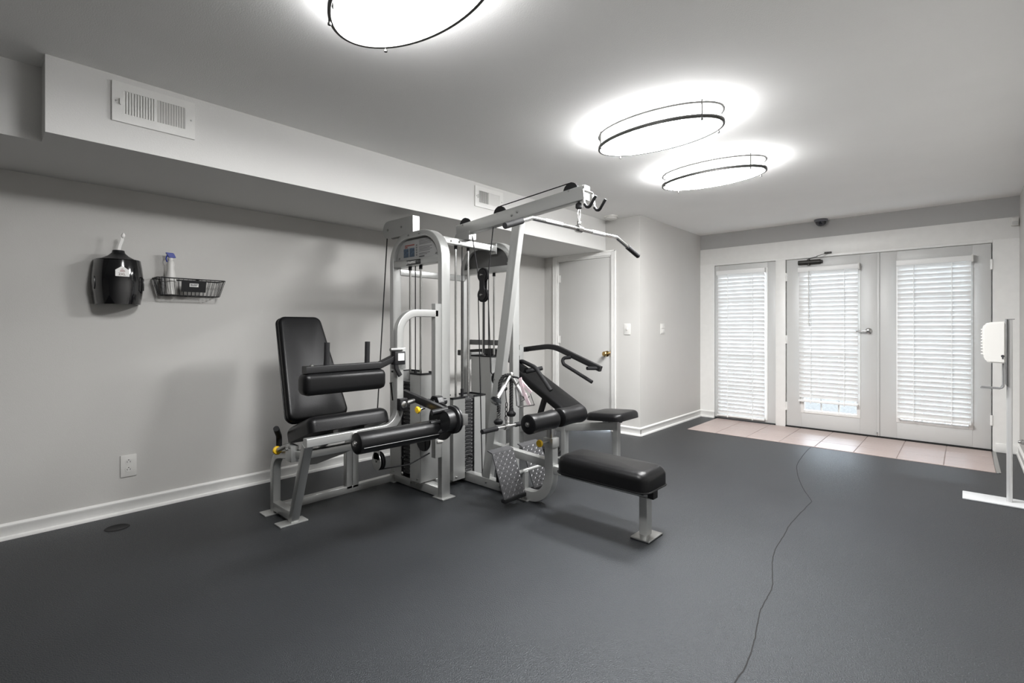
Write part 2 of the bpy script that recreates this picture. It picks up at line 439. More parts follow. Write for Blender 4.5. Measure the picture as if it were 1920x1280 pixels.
bm = new(); lathe(bm, (-3.055, YD + .012, .89), (0, -1, 0), [(.033, 0), (.033, .004), (.026, .008), (.011, .014), (.011, .036), (.022, .042), (.029, .054), (.029, .066), (.02, .076), (0, .079)])
tag(obj('knob', bm, BRASS, d3), 'round brass knob')
B('latch_plate', BRASS, d3, (DX1 - .024, DX1 - .018, YD - .004, YD + .03, .86, .93))

# ------------------------------------------------------------------ glazed doors, narrow window
def glazed(name, label, x0, x1, gx0, gx1, gz0, gz1, z0=.018, z1=2.004, y=YF - .012, mat_=FRENCH, rows=5, cols=3):
    d = tag(link(name, None, None, ((x0 + x1) / 2, y, 0)), label, kind='structure')
    t = .044
    bm = new()
    box(bm, x0, gx0, y, y + t, z0, z1, bev=.002); box(bm, gx1, x1, y, y + t, z0, z1, bev=.002)
    box(bm, gx0, gx1, y, y + t, z0, gz0, bev=.002); box(bm, gx0, gx1, y, y + t, gz1, z1, bev=.002)
    obj('leaf', bm, mat_, d)
    w = .028; bm = new()
    for a, b, c, e in ((gx0 - .006, gx0 + w, gz0 - .006, gz1 + .006), (gx1 - w, gx1 + .006, gz0 - .006, gz1 + .006), (gx0 + w, gx1 - w, gz0 - .006, gz0 + w), (gx0 + w, gx1 - w, gz1 - w, gz1 + .006)):
        box(bm, a, b, y - .009, y + t + .004, c, e, bev=.004)
    fr = obj('lite_frame', bm, TRIM, d)
    ax0, ax1, az0, az1 = gx0 + w, gx1 - w, gz0 + w, gz1 - w
    bm = new(); mw = .016
    for i in range(1, cols):
        xx = ax0 + (ax1 - ax0) * i / cols; box(bm, xx - mw / 2, xx + mw / 2, y + .012, y + .034, az0, az1, bev=.003, seg=1)
    for j in range(1, rows):
        zz = az0 + (az1 - az0) * j / rows; box(bm, ax0, ax1, y + .0125, y + .0335, zz - mw / 2, zz + mw / 2, bev=.003, seg=1)
    obj('muntins', bm, TRIM, d)
    pw, ph = (ax1 - ax0) / cols, (az1 - az0) / rows
    bm = new(); box(bm, -pw / 2 + .004, pw / 2 - .004, -.002, .002, -ph / 2 + .004, ph / 2 - .004)
    pm = mesh_of(bm, 'pane', GLASS, flat=True)
    for i in range(cols):
        for j in range(rows): link('pane', pm, d, (ax0 + pw * (i + .5), y + .022, az0 + ph * (j + .5)))
    return d
d1 = glazed('door_1', 'white glazed entrance door with chrome lever and closer', -1.582, -.698, -1.425, -.855, .195, 1.87)
d2 = glazed('door_2', 'white glazed entrance door nearest the sanitizer stand', -.690, .188, -.530, .056, .195, 1.87)
w1 = glazed('window_1', 'narrow glazed sidelight beside the doors', FX0 + .004, -1.702, -2.392, -1.80, .05, 1.93, rows=5, cols=3, y=YF - .004)
B('astragal', FRENCH, d2, (-.700, -.678, YF - .026, YF - .012, .02, 2.004), bev=.002)
B('meeting_light_stop', FRENCH, d2, (-.72, -.66, YF + .034, YF + .05, .02, 2.004))  # unseen strip added behind the leaf gap to keep daylight out
B('door_sweep', RUBBER, d1, (-1.58, -.70, YF + .012, YF + .03, .011, .03)); B('door_sweep', RUBBER, d2, (-.688, .186, YF + .012, YF + .03, .011, .03))
def hinges(d, x, zs, y):
    for z in zs:
        bm = new(); cyl(bm, (x, y, z - .05), (x, y, z + .05), .008); box(bm, x - .012, x + .012, y + .002, y + .008, z - .05, z + .05); obj('hinge', bm, TRIM, d)
hinges(d1, -1.586, (1.80, 1.05, .25), YF - .018); hinges(d2, .192, (1.80, .95, .30), YF - .018)
# closer on door 1
bm = new(); cyl(bm, (-1.452, YF - .042, 1.955), (-1.225, YF - .042, 1.955), .026); box(bm, -1.452, -1.225, YF - .055, YF - .012, 1.935, 1.975, bev=.006)
cyl(bm, (-1.225, YF - .042, 1.955), (-1.205, YF - .042, 1.955), .018); cyl(bm, (-1.345, YF - .042, 1.975), (-1.345, YF - .042, 1.99), .016); cyl(bm, (-1.345, YF - .042, 1.92), (-1.345, YF - .042, 1.935), .016)
cl = tag(obj('door_closer', bm, mat('bronze_enamel', (.035, .033, .03), .4, .3), d1), 'dark bronze hydraulic door closer')
bm = new(); bar(bm, [(-1.345, YF - .042, 1.995), (-1.24, YF - .15, 2.0)], .018, .006, (0, 0, 1)); bar(bm, [(-1.24, YF - .15, 2.006), (-1.15, YF - .03, 2.05)], .014, .006, (0, 0, 1)); box(bm, -1.19, -1.12, YF - .034, YF - .012, 2.04, 2.06, bev=.003)
obj('closer_arm', bm, MATS['bronze_enamel'], cl)
# lever
bm = new(); lathe(bm, (-.775, YF - .012, 1.155), (0, -1, 0), [(.032, 0), (.032, .008), (.02, .014), (.011, .018), (.011, .05), (.016, .052), (.016, .062), (0, .064)])
tube(bm, fillet([(-.775, YF - .065, 1.155), (-.83, YF - .067, 1.153), (-.885, YF - .060, 1.150)], [0, .03, 0]), .0085)
tag(obj('lever_handle', bm, CHROME, d1), 'chrome lever handle')
bm = new(); box(bm, -.703, -.69, YF - .03, YF - .014, .02, .06, bev=.002); obj('floor_bolt', bm, CHROME, d2)

# blinds
def blind(label, x0, x1, zt, zb, y, pitch, wand=None, cords=(.22, .78), tilt=-65, end_cap=True):
    r = empty('window_blind', ((x0 + x1) / 2, y, zb), label, 'blind', 'white slatted blinds on the entrance glazing')
    B('head_rail', SLAT, r, (x0 - .004, x1 + .004, y - .028, y + .024, zt - .005, zt + .05), bev=.003)
    if end_cap: B('end_cap', WHITEP, r, (x1 - .002, x1 + .012, y - .034, y + .026, zt - .012, zt + .058), bev=.002)
    w, th = .050, .0026
    ca, sa = math.cos(math.radians(tilt)), math.sin(math.radians(tilt))
    bm = new(); ring0, ring1 = [], []
    prof = []
    for k in range(5):
        s = (k / 4 - .5) * w; crown = .003 * (1 - (2 * k / 4 - 1) ** 2); prof.append((s, crown + th / 2))
    for k in range(4, -1, -1):
        s = (k / 4 - .5) * w; crown = .003 * (1 - (2 * k / 4 - 1) ** 2); prof.append((s, crown - th / 2))
    # room-side edge high, street-side edge low
    A, Bq = [], []
    for s, c in prof:
        yy = s * ca + c * sa * -1; zz = s * sa + c * ca
        A.append(bm.verts.new((-(x1 - x0) / 2 + .004, yy, zz))); Bq.append(bm.verts.new(((x1 - x0) / 2 - .004, yy, zz)))
    n = len(A)
    for k in range(n): bm.faces.new((A[k], A[(k + 1) % n], Bq[(k + 1) % n], Bq[k]))
    bm.faces.new(A); bm.faces.new(list(reversed(Bq)))
    me = mesh_of(bm, 'slat', SLAT)
    z = zt - .03
    while z > zb + .04:
        link('slat', me, r, ((x0 + x1) / 2, y, z)); z -= pitch
    B('bottom_rail', SLAT, r, (x0 + .002, x1 - .002, y - .026, y + .02, zb, zb + .022), bev=.004)
    for f in cords:
        xx = x0 + (x1 - x0) * f
        bm = new()
        for yy in (y - .022, y + .022): tube(bm, [(xx, yy, zb + .01), (xx, yy, zt)], .0035, 6)
        obj('ladder_cord', bm, CORD, r)
        bm = new(); lathe(bm, (xx, y - .028, zb - .012), (0, 0, 1), [(.003, 0), (.008, .006), (.007, .02), (.003, .03)], 10); obj('cord_button', bm, CORD, r)
    if wand:
        bm = new(); xx, zl = wand; tube(bm, [(xx, y - .036, zt + .005), (xx, y - .037, zl)], .0055, 8); obj('tilt_wand', bm, WHITEP, r)
    return r
BY = YF - .055
blind('tall narrow white blind left of the doors, hanging almost to the floor', -2.392, -1.815, 1.88, .045, YF - .045, .0487, cords=(.24, .76), end_cap=False)
blind('white blind with a tilt wand, ending short on the door with the closer', -1.446, -.862, 1.845, .325, BY, .0490, wand=(-1.335, 1.21), cords=(.22, .78))
blind('white blind on the door nearest the sanitizer stand', -.527, .050, 1.845, .238, BY, .0478, cords=(.24, .75))

# ------------------------------------------------------------------ outdoors
bm = new(); box(bm, -14, 12, YF + .14, 26, -.16, -.06); struct('ground_outside', bm, CONC, 'pale concrete walk outside the doors')
bm = new(); box(bm, -14, 12, 26, 26.3, -.1, 3.2); struct('wall_outside', bm, mat('render_wall', (.5, .5, .5), .9), 'plain wall across the yard')

# ------------------------------------------------------------------ ceiling lamps
def ell(cx, cy, a, b, z, n=72): return [V((cx + a * math.cos(2 * PI * k / n), cy + b * math.sin(2 * PI * k / n), z)) for k in range(n)]
def lamp(cx, cy, label, weak=False):
    r = empty('ceiling_light', (cx, cy, ZC), label, 'light', 'oval ceiling lights in a row')
    a, b = .372, .192
    bm = new(); rings = []
    prof = [(1.0, ZC - .090), (.985, ZC - .098), (.9, ZC - .103), (.6, ZC - .106), (.25, ZC - .107)]
    for k, z in prof: rings.append([bm.verts.new(p) for p in ell(cx, cy, a * k, b * k, z)])
    for A, Q in zip(rings, rings[1:]):
        for j in range(72): bm.faces.new((A[j], A[(j + 1) % 72], Q[(j + 1) % 72], Q[j]))
    bm.faces.new(rings[-1])
    obj('diffuser', bm, LENSW if weak else LENS, r)
    bm = new(); A = [bm.verts.new(p) for p in ell(cx, cy, a, b, ZC - .001)]; Q = [bm.verts.new(p) for p in ell(cx, cy, a, b, ZC - .0899)]
    for j in range(72): bm.faces.new((A[j], A[(j + 1) % 72], Q[(j + 1) % 72], Q[j]))
    obj('drum', bm, LENSWS if weak else LENSS, r)
    for nm, z, h in (('upper_ring', ZC - .012, .012), ('lower_ring', ZC - .086, .020)):
        bm = new(); sweep(bm, ell(cx, cy, a + .016, b + .016, z), rrect(h, .010, .002, 2) if False else [(x, y) for x, y in rrect(.013, h, .002, 2)], (0, 0, 1), closed=True)
        obj(nm, bm, NICKEL, r)
    for ang in (35, 145, 215, 325):
        x = cx + (a + .020) * math.cos(math.radians(ang)); y = cy + (b + .020) * math.sin(math.radians(ang))
        bm = new(); cyl(bm, (x, y, ZC - .104), (x, y, ZC - .001), .0045, 10); lathe(bm, (x, y, ZC - .112), (0, 0, 1), [(.002, 0), (.007, .003), (.007, .010), (.0045, .012)], 10)
        obj('post', bm, NICKEL, r)
    return r
lamp(-1.43, 1.02, 'oval ceiling light cut off by the top edge of the picture', weak=True)
lamp(-1.375, 2.80, 'larger looking of two oval ceiling lights over the open floor, nearer the camera')
lamp(-1.445, 3.86, 'oval ceiling light farthest back, nearest the glazed doors')

# ------------------------------------------------------------------ air vents on the soffit
def vent(y0, y1, z0, z1, label, n):
    r = empty('air_vent', (XS, (y0 + y1) / 2, z0), label, 'vent', 'white air registers on the soffit')
    x = XS; h = z1 - z0; w = y1 - y0
    iy0, iy1, iz0, iz1 = y0 + w * .125, y1 - w * .125, z0 + h * .22, z1 - h * .20
    B('duct_shade_sheet', DARK, r, (x + .0005, x + .002, iy0, iy1, iz0, iz1))  # thin black sheet on the soffit stands in for shade behind the louvers
    bm = new()
    for a, b, c, e in ((y0, iy0, z0, z1), (iy1, y1, z0, z1), (iy0, iy1, z0, iz0), (iy0, iy1, iz1, z1), ((iy0 + iy1) / 2 - .006, (iy0 + iy1) / 2 + .006, iz0, iz1)):
        box(bm, x, x + .012, a, b, c, e)
    obj('frame', bm, TRIM, r)
    mid = (iy0 + iy1) / 2
    for lo, hi, sg in ((iy0, mid - .006, -1), (mid + .006, iy1, 1)):
        st = (hi - lo) / n
        bm = new(); a = math.radians(38) * sg; dx, dy = .008 * math.cos(a), .008 * math.sin(a); tx, ty = -.0008 * math.sin(a), .0012 * math.cos(a)
        prism(bm, [(-dx / 1 * .5 - tx, -dy - ty, -(iz1 - iz0) / 2), (dx * .5 - tx, dy - ty, -(iz1 - iz0) / 2), (dx * .5 + tx, dy + ty, -(iz1 - iz0) / 2), (-dx * .5 + tx, -dy + ty, -(iz1 - iz0) / 2)], (0, 0, iz1 - iz0))
        me = mesh_of(bm, 'louver', TRIM)
        for k in range(n): link('louver', me, r, (x + .0075, lo + st * (k + .5), (iz0 + iz1) / 2))
    bm = new(); bar(bm, [(x + .012, y0 + w * .09, (z0 + z1) / 2), (x + .024, y0 + w * .09, (z0 + z1) / 2)], .006, .03, (0, 0, 1), .001); obj('damper_lever', bm, TRIM, r)
    for yy, zz in ((y0 + w * .045, (z0 + z1) / 2), (y1 - w * .05, (z0 + z1) / 2)):
        bm = new(); lathe(bm, (x + .012, yy, zz), (1, 0, 0), [(.005, 0), (.004, .002), (0, .0025)], 10); obj('screw', bm, STEEL, r)
    return r
vent(.453, .804, 2.204, 2.398, 'large white air register on the soffit above the wipes dispenser', 11)
vent(2.872, 3.215, 2.225, 2.400, 'small looking white air register on the soffit behind the gym machine', 11)

# ------------------------------------------------------------------ wall plates and detectors
def plate(name, label, cat, x0, x1, y0, y1, z0, z1): 
    r = empty(name, ((x0 + x1) / 2, (y0 + y1) / 2, z0), label, cat); B('cover_plate', WHITEP, r, (x0, x1, y0, y1, z0, z1), bev=.003); return r
r = plate('wall_outlet', 'white outlet plate low on the wall beneath the wipes dispenser', 'outlet', XL, XL + .008, .630, .714, .232, .372)
for zc in (.281, .330):
    bm = new(); lathe(bm, (XL + .008, .672, zc), (1, 0, 0), [(.018, 0), (.018, .002), (0, .002)], 20); so = obj('socket', bm, WHITEP, r)
    bm = new(); box(bm, XL + .0095, XL + .0106, .663, .6655, zc - .007, zc + .003); box(bm, XL + .0095, XL + .0106, .6785, .681, zc - .007, zc + .003); cyl(bm, (XL + .0095, .672, zc + .010), (XL + .0106, .672, zc + .010), .003, 10)
    obj('slots', bm, INK, so)
r = plate('light_switch', 'white single toggle switch beside the flush door', 'switch', -2.826, -2.746, YD - .008, YD, 1.112, 1.236)
B('toggle', WHITEP, r, (-2.792, -2.780, YD - .022, YD - .008, 1.165, 1.190), bev=.002)
r = plate('switch_plate', 'white double rocker plate on the return wall', 'switch', XB, XB + .008, 5.435, 5.545, 1.118, 1.238)
B('rocker', WHITEP, r, (XB + .008, XB + .013, 5.455, 5.525, 1.182, 1.226), bev=.002); B('rocker', WHITEP, r, (XB + .008, XB + .013, 5.455, 5.525, 1.130, 1.174), bev=.002)
r = plate('wall_outlet', 'white outlet plate at the right edge of the picture, low on the wall', 'outlet', XR - .008, XR, 5.93, 6.02, .17, .30)
bm = new(); lathe(bm, (XR - .008, 5.975, .225), (-1, 0, 0), [(.022, 0), (.022, .02), (.012, .026), (.010, .04), (0, .04)], 16); obj('plug', bm, STEEL, r)
r = empty('smoke_detector', (-2.90, 4.79, ZC), 'round white smoke detector on the ceiling near the flush door', 'detector')
bm = new(); lathe(bm, (-2.90, 4.79, ZC), (0, 0, -1), [(.075, 0), (.075, .012), (.070, .016)], 32); obj('base', bm, WHITEP, r)
bm = new(); lathe(bm, (-2.90, 4.79, ZC - .016), (0, 0, -1), [(.064, 0), (.064, .010), (.054, .022), (.030, .027), (0, .028)], 32); obj('cover', bm, WHITEP, r)
r = empty('security_camera', (-1.215, YF - .075, ZC), 'small dark dome security camera on the ceiling above the doors', 'camera')
bm = new(); lathe(bm, (-1.215, YF - .075, ZC), (0, 0, -1), [(.068, 0), (.068, .018), (.060, .028)], 28); obj('base', bm, mat('grey_plastic', (.12, .125, .14), .4), r)
bm = new(); lathe(bm, (-1.215, YF - .075, ZC - .024), (0, 0, -1), [(.056, 0), (.055, .014), (.046, .034), (.028, .049), (0, .056)], 28); obj('dome', bm, mat('smoked_dome', (.01, .012, .02), .05, coat=.6), r)
r = empty('motion_sensor', (.352, TY - .02, 2.14), 'white motion sensor in the top corner right of the doors', 'sensor')
B('housing', WHITEP, r, (.320, .374, TY - .038, TY, 2.145, 2.225), bev=.008); B('lens', mat('sensor_lens', (.55, .55, .54), .5), r, (.326, .368, TY - .041, TY - .036, 2.155, 2.188), bev=.002)

# ------------------------------------------------------------------ wipes dispenser on the side wall
r = empty('wipes_dispenser', (XL, .600, 1.34), 'glossy black barrel-shaped wipes dispenser mounted on the side wall', 'dispenser')
bm = new(); rings = []
NB = 24
def dsec(z):
    t = (z - 1.335) / .28
    hw = .114 + .015 * math.sin(PI * min(1, max(0, t))) ; dp = .190 + .014 * math.sin(PI * min(1, max(0, t)))
    return [V((XL + .003 + dp * (math.sin(PI * k / NB) ** .62), .611 - hw * math.cos(PI * k / NB), z)) for k in range(NB + 1)]
for z in (1.335, 1.339, 1.38, 1.43, 1.475, 1.52, 1.57, 1.607, 1.612): rings.append([bm.verts.new(p) for p in dsec(z)])
for A, Q in zip(rings, rings[1:]):
    m_ = len(A)
    for j in range(m_): bm.faces.new((A[j], A[(j + 1) % m_], Q[(j + 1) % m_], Q[j]))
bm.faces.new(rings[0]); bm.faces.new(list(reversed(rings[-1])))
obj('body', bm, GLOSSB, r)
bm = new(); lathe(bm, (XL + .105, .605, 1.608), (0, 0, 1), [(.098, 0), (.082, .008), (.052, .026), (.033, .045), (.030, .060), (.026, .062), (.018, .058), (0, .056)], 32)
obj('cap', bm, BLACK, r)
bm = new(); sweep(bm, [(XL + .105, .605, 1.66), (XL + .108, .612, 1.70), (XL + .112, .622, 1.735), (XL + .113, .624, 1.765)], [(-.006, -.001), (.006, -.0015), (.008, .001), (-.007, .002)], (1, 0, 0))
bm2 = bm; lathe(bm2, (XL + .113, .625, 1.745), (0, .1, 1), [(0, 0), (.009, .008), (.011, .02), (.005, .034), (0, .038)], 8)
tag(obj('wipe', bm, PAPER, r), 'white wipe sticking out of the top')
fx = XL + .003 + .2035
bm = new(); prism(bm, [(fx - .0005, .574, 1.502), (fx - .0005, .642, 1.502), (fx - .0005, .642, 1.540), (fx - .0005, .608, 1.566), (fx - .0005, .574, 1.540)], (.002, 0, 0))
st = tag(obj('sticker', bm, PAPER, r), 'white house-shaped sticker')
text('sticker_text', '2XL', .021, mat('brown_ink', (.12, .05, .03), .6), st, (fx + .0020, .588, 1.508), (0, 1, 0), (0, 0, 1))
bm = new()
for zz, w in ((1.545, .010), (1.537, .022), (1.530, .026)): box(bm, fx + .0014, fx + .0021, .608 - w / 2, .608 + w / 2, zz, zz + .003)
obj('sticker_lines', bm, INKR, st)
for s in (-1, 1):
    yy = .611 + s * .0955
    bm = new(); prism(bm, [(XL + .10 + .012 * math.cos(a), yy + s * (.0245), 1.465 + .040 * math.sin(a)) for a in [2 * PI * k / 20 for k in range(20)]], (0, s * .003, 0))
    obj('level_window', bm, mat('dark_window', (.02, .02, .022), .3), r)

# ------------------------------------------------------------------ wire basket, bottles
r = empty('wire_basket', (XL, 1.0, 1.405), 'black wire wall basket holding a spray bottle', 'basket')
z1, z0 = 1.517, 1.407
ri = [(XL + .006, .795, z1), (XL + .140, .795, z1), (XL + .140, 1.198, z1), (XL + .006, 1.198, z1)]
bo = [(XL + .010, .822, z0), (XL + .112, .822, z0), (XL + .112, 1.170, z0), (XL + .010, 1.170, z0)]
def loop(c): return fillet([((V(c[0]) + V(c[3])) / 2)] + [V(p) for p in c] + [((V(c[0]) + V(c[3])) / 2)], .02, 4)[:-1]
bm = new(); sweep(bm, loop(ri), circ(.0038, 8), (0, 0, 1), closed=True); obj('rim', bm, BLACK, r)
bm = new(); sweep(bm, loop(bo), circ(.0026, 8), (0, 0, 1), closed=True); obj('bottom_wire', bm, BLACK, r)
def lerp(a, b, t): return V(a) + (V(b) - V(a)) * t
for e, n in ((0, 6), (1, 15), (2, 6), (3, 15)):
    for k in range(n):
        t = (k + .5) / n
        a, b = lerp(ri[e], ri[(e + 1) % 4], t), lerp(bo[e], bo[(e + 1) % 4], t)
        bm = new(); tube(bm, [a, b], .0016, 6); obj('wire', bm, BLACK, r)
for k in range(15):
    t = (k + .5) / 15; a, b = lerp(bo[1], bo[2], t), lerp(bo[0], bo[3], t)
    bm = new(); tube(bm, [a, b], .0016, 6); obj('wire', bm, BLACK, r)
bm = new(); prism(bm, [(XL + .1375, .932, 1.508), (XL + .1375, 1.078, 1.508), (XL + .120, 1.076, 1.432), (XL + .120, .934, 1.432)], (.004, 0, -.001)); pl = tag(obj('name_plate', bm, BLACK, r), 'black plate with small white label')
bm = new(); prism(bm, [(XL + .1385, .978, 1.488), (XL + .1385, 1.030, 1.488), (XL + .1338, 1.030, 1.466), (XL + .1338, .978, 1.466)], (.003, 0, -.0007)); obj('label_sticker', bm, PAPER, pl)
bm = new()
for y0, y1, zt in ((.982, .996, 1.483), (.999, 1.026, 1.483), (.982, 1.02, 1.476)):
    xx = XL + .1420 - (1.488 - zt) * .21; box(bm, xx - .0005, xx + .0006, y0, y1, zt - .005, zt)
obj('label_print', bm, INKG, pl)
bm = new(); lathe(bm, (XL + .01, 1.06, 1.522), (0, 0, 1), [(.011, 0), (.011, .006), (.006, .008), (0, .008)], 12); obj('hanger', bm, BLACK, r)

r = empty('spray_bottle', (XL + .062, .888, 1.411), 'white spray bottle with blue trigger head standing in the wire basket', 'bottle')
bm = new(); lathe(bm, (XL + .062, .888, 1.411), (0, 0, 1), [(.026, 0), (.031, .004), (.031, .10), (.029, .125), (.024, .15), (.021, .175), (.022, .20), (.017, .222), (.012, .230)], 24); obj('body', bm, WHITEP, r)
bm = new(); lathe(bm, (XL + .062, .888, 1.639), (0, 0, 1), [(.016, 0), (.016, .015), (.012, .018)], 16); obj('collar', bm, WHITEP, r)
bm = new(); prism(bm, [(XL + .052, .858, 1.691), (XL + .052, .904, 1.690), (XL + .052, .918, 1.658), (XL + .052, .878, 1.656)], (.020, 0, 0)); bmesh.ops.bevel(bm, geom=bm.edges[:], offset=.003, segments=2, affect='EDGES'); obj('trigger_head', bm, BLUE, r)
bm = new(); tube(bm, fillet([(XL + .062, .868, 1.672), (XL + .062, .862, 1.65), (XL + .062, .868, 1.628)], [0, .02, 0]), .004, 8); obj('trigger', bm, BLUE, r)
r = empty('small_bottle', (XL + .062, .843, 1.411), 'small mottled grey bottle behind the basket wires beside the spray bottle', 'bottle')
bm = new(); lathe(bm, (XL + .065, .842, 1.411), (0, 0, 1), [(.011, 0), (.0125, .003), (.0125, .085), (.010, .1)], 16); obj('body', bm, mat('mottled_grey', (.12, .12, .12), .4, var=.8, vscale=90), r)
bm = new(); lathe(bm, (XL + .065, .842, 1.511), (0, 0, 1), [(.009, 0), (.009, .014), (.006, .02), (0, .02)], 14); obj('cap', bm, INKG, r)

# ------------------------------------------------------------------ sanitizer stand
sx, sy = .224, 4.752
r = empty('sanitizer_stand', (sx, sy, 0), 'white floor stand with hand sanitizer dispenser at the right edge of the picture', 'sanitizer stand')
B('base_plate', mat('white_enamel', (.60, .61, .62), .4), r, (-.012, .355, 4.652, 4.852, .0, .010), bev=.003)
bm = new(); bar(bm, [(sx, sy, .009), (sx, sy, 1.245)], .030, .030, (1, 0, 0), .012); obj('pole', bm, mat('pole_enamel', (.60, .60, .60), .35, .5), r)
B('back_plate', mat('plate_grey', (.22, .22, .22), .45, .3), r, (sx - .019, sx - .015, sy - .055, sy + .055, .80, 1.248), bev=.001, seg=1)
B('pole_cap', MATS['plate_grey'], r, (sx - .020, sx + .024, sy - .022, sy + .022, 1.245, 1.250))
bm = new()
poly = [(sx - .020, .948), (sx - .10, .950), (sx - .118, .962), (sx - .132, 1.00), (sx - .135, 1.18), (sx - .124, 1.215), (sx - .10, 1.228), (sx - .020, 1.232)]
prism(bm, [(x, sy - .055, z) for x, z in poly], (0, .11, 0)); bmesh.ops.bevel(bm, geom=[e for e in bm.edges], offset=.008, segments=2, affect='EDGES')
di = obj('dispenser', bm, WHITEP, r)
for k in range(9):
    B('ridge', WHITEP, di, (sx - .141, sx - .128, sy - .04, sy + .04, 1.005 + k * .021, 1.014 + k * .021), bev=.003)
bm = new(); cyl(bm, (sx - .035, sy - .056, .998), (sx - .035, sy - .050, .998), .009, 14); box(bm, sx - .039, sx - .031, sy - .0565, sy - .05, .978, .998); obj('key_slot', bm, INK, di)
bm = new(); bar(bm, fillet([(sx - .030, sy - .02, .955), (sx - .030, sy - .02, .778), (sx - .14, sy - .02, .782)], [0, .018, 0]), .010, .03, (0, 1, 0), .003)
bar(bm, fillet([(sx - .030, sy + .03, .955), (sx - .030, sy + .03, .80), (sx - .04, sy + .03, .778)], [0, .018, 0]), .010, .01, (0, 1, 0), .003)
box(bm, sx - .145, sx - .045, sy - .045, sy + .045, .772, .777, bev=.002); obj('drip_tray', bm, MATS['plate_grey'], r)

# ------------------------------------------------------------------ multi-station gym
G = empty('multi_gym', (-2.85, 2.6, 0), 'silver and black multi-station weight machine in the middle of the room', 'gym machine')
X0, X1 = -3.306, -2.672
YA, YB = 2.230, 2.963          # tower centre planes (front, rear)
TW, TD = .045, .076
def bolt(parent, p, d, r=.009, m=STEEL):
    bm = new(); lathe(bm, p, d, [(r * 1.3, 0), (r * 1.3, .002), (r, .002), (r, .007), (r * .6, .009), (0, .009)], 8); return obj('bolt', bm, m, parent)
def towerframe(yc, label):
    zt = 1.902 - TW / 2; R = .20
    pts = fillet([(X0 + TW / 2, yc, .0), (X0 + TW / 2, yc, zt), (X1 - TW / 2, yc, zt), (X1 - TW / 2, yc, .0)], [0, R, R, 0], 12)
    bm = new(); bar(bm, pts, TW, TD, (0, 1, 0), .005)
    t = tag(obj('tower_frame', bm, FRAME, G), label)
    B('cross_bar', FRAME, t, (X0 + TW, X1 - TW, yc - .036, yc + .036, 1.652, 1.700), bev=.004)
    B('floor_bar', FRAME, t, (X0 + TW, X1 - TW, yc - TD / 2, yc + TD / 2, .008, .072), bev=.004)
    B('foot_plate', FRAME, t, (X1 - TW - .035, X1 + .035, yc - TD / 2 - .02, yc + TD / 2 + .02, 0, .009), bev=.002)
    B('foot_plate', FRAME, t, (X0 - .035, X0 + TW + .035, yc - TD / 2 - .02, yc + TD / 2 + .02, 0, .009), bev=.002)
    # sign board filling the arch
    zi = 1.902 - TW; a, b = X0 + TW - .002, X1 - TW + .002; Ri = R - TW / 2
    o2 = fillet([(a, yc, 1.69), (a, yc, zi), (b, yc, zi), (b, yc, 1.69)], [0, Ri, Ri, 0], 10)
    bm = new(); prism(bm, [p + V((0, -.004, 0)) for p in o2], (0, .008, 0)); sb = obj('sign_board', bm, FRAMED, t)
    return t, sb
tA, sbA = towerframe(YA, 'front tower arch with instruction sign')
tB, sbB = towerframe(YB, 'rear tower arch')
# instruction sign
zi = 1.902 - TW; a, b = X0 + TW + .012, X1 - TW - .012; ys = YA - .006
o2 = fillet([(a, ys, 1.706), (a, ys, zi - .008), (b, ys, zi - .008), (b, ys, 1.706)], [0, .165, .165, 0], 10)
bm = new(); prism(bm, o2, (0, -.003, 0)); sg = tag(obj('instruction_sign', bm, GREYP, tA), 'grey instruction sign with two photos and text')
yp = ys - .0042
w = b - a
def fx_(f): return a + w * f
for f0, f1 in ((.17, .29), (.31, .43)): B('printed_photo', PHOTO, sg, (fx_(f0), fx_(f1), yp, yp + .001, 1.722, 1.788))
bm = new()
for i in range(4): box(bm, fx_(.54), fx_(.84 - .03 * (i % 2)), yp, yp + .001, 1.835 - i * .010, 1.839 - i * .010)
for i in range(4): box(bm, fx_(.54), fx_(.83 - .05 * (i % 2)), yp, yp + .001, 1.783 - i * .010, 1.787 - i * .010)
for i in range(2): box(bm, fx_(.54), fx_(.78 - .06 * i), yp, yp + .001, 1.737 - i * .009, 1.741 - i * .009)
for i in range(5): box(bm, fx_(.465), fx_(.495), yp, yp + .001, 1.725 + i * .018, 1.737 + i * .018)
obj('printed_text', bm, INKG, sg)
B('printed_title', INKR, sg, (fx_(.20), fx_(.43), yp, yp + .001, 1.806, 1.815), (fx_(.20), fx_(.26), yp, yp + .001, 1.793, 1.802))
B('printed_footer', INK, sg, (fx_(.54), fx_(.66), yp, yp + .001, 1.712, 1.719))
for xx in (fx_(.07), fx_(.93)): bolt(sg, (xx, ys - .003, 1.722), (0, -1, 0), .006)
bp = B('brand_plate', BLACK, tA, (-3.085, -2.915, YA - .040, YA - .035, 1.656, 1.692), bev=.001)
text('brand_lettering', 'DYNAMAX', .030, PAPER, bp, (-3.082, YA - .0405, 1.664), (1, 0, 0), (0, 0, 1), width=.112)
text('brand_lettering', 'PRO', .028, INKG, bp, (-2.966, YA - .0405, 1.665), (1, 0, 0), (0, 0, 1), width=.046)
for zz in (1.66, 1.58): bolt(tA, (X0, YA, zz), (-1, 0, 0))
for xx in (-3.06, -2.93): bolt(tA, (xx, YA - TD / 2, 1.880), (0, -1, 0), .006)
for xx in (-3.03, -2.96): bolt(tA, (xx, YA - TD / 2, .045), (0, -1, 0), .007)
for xx in (fx_(.06), fx_(.94)): bolt(tB, (xx, YB - .006, 1.72), (0, -1, 0), .007)
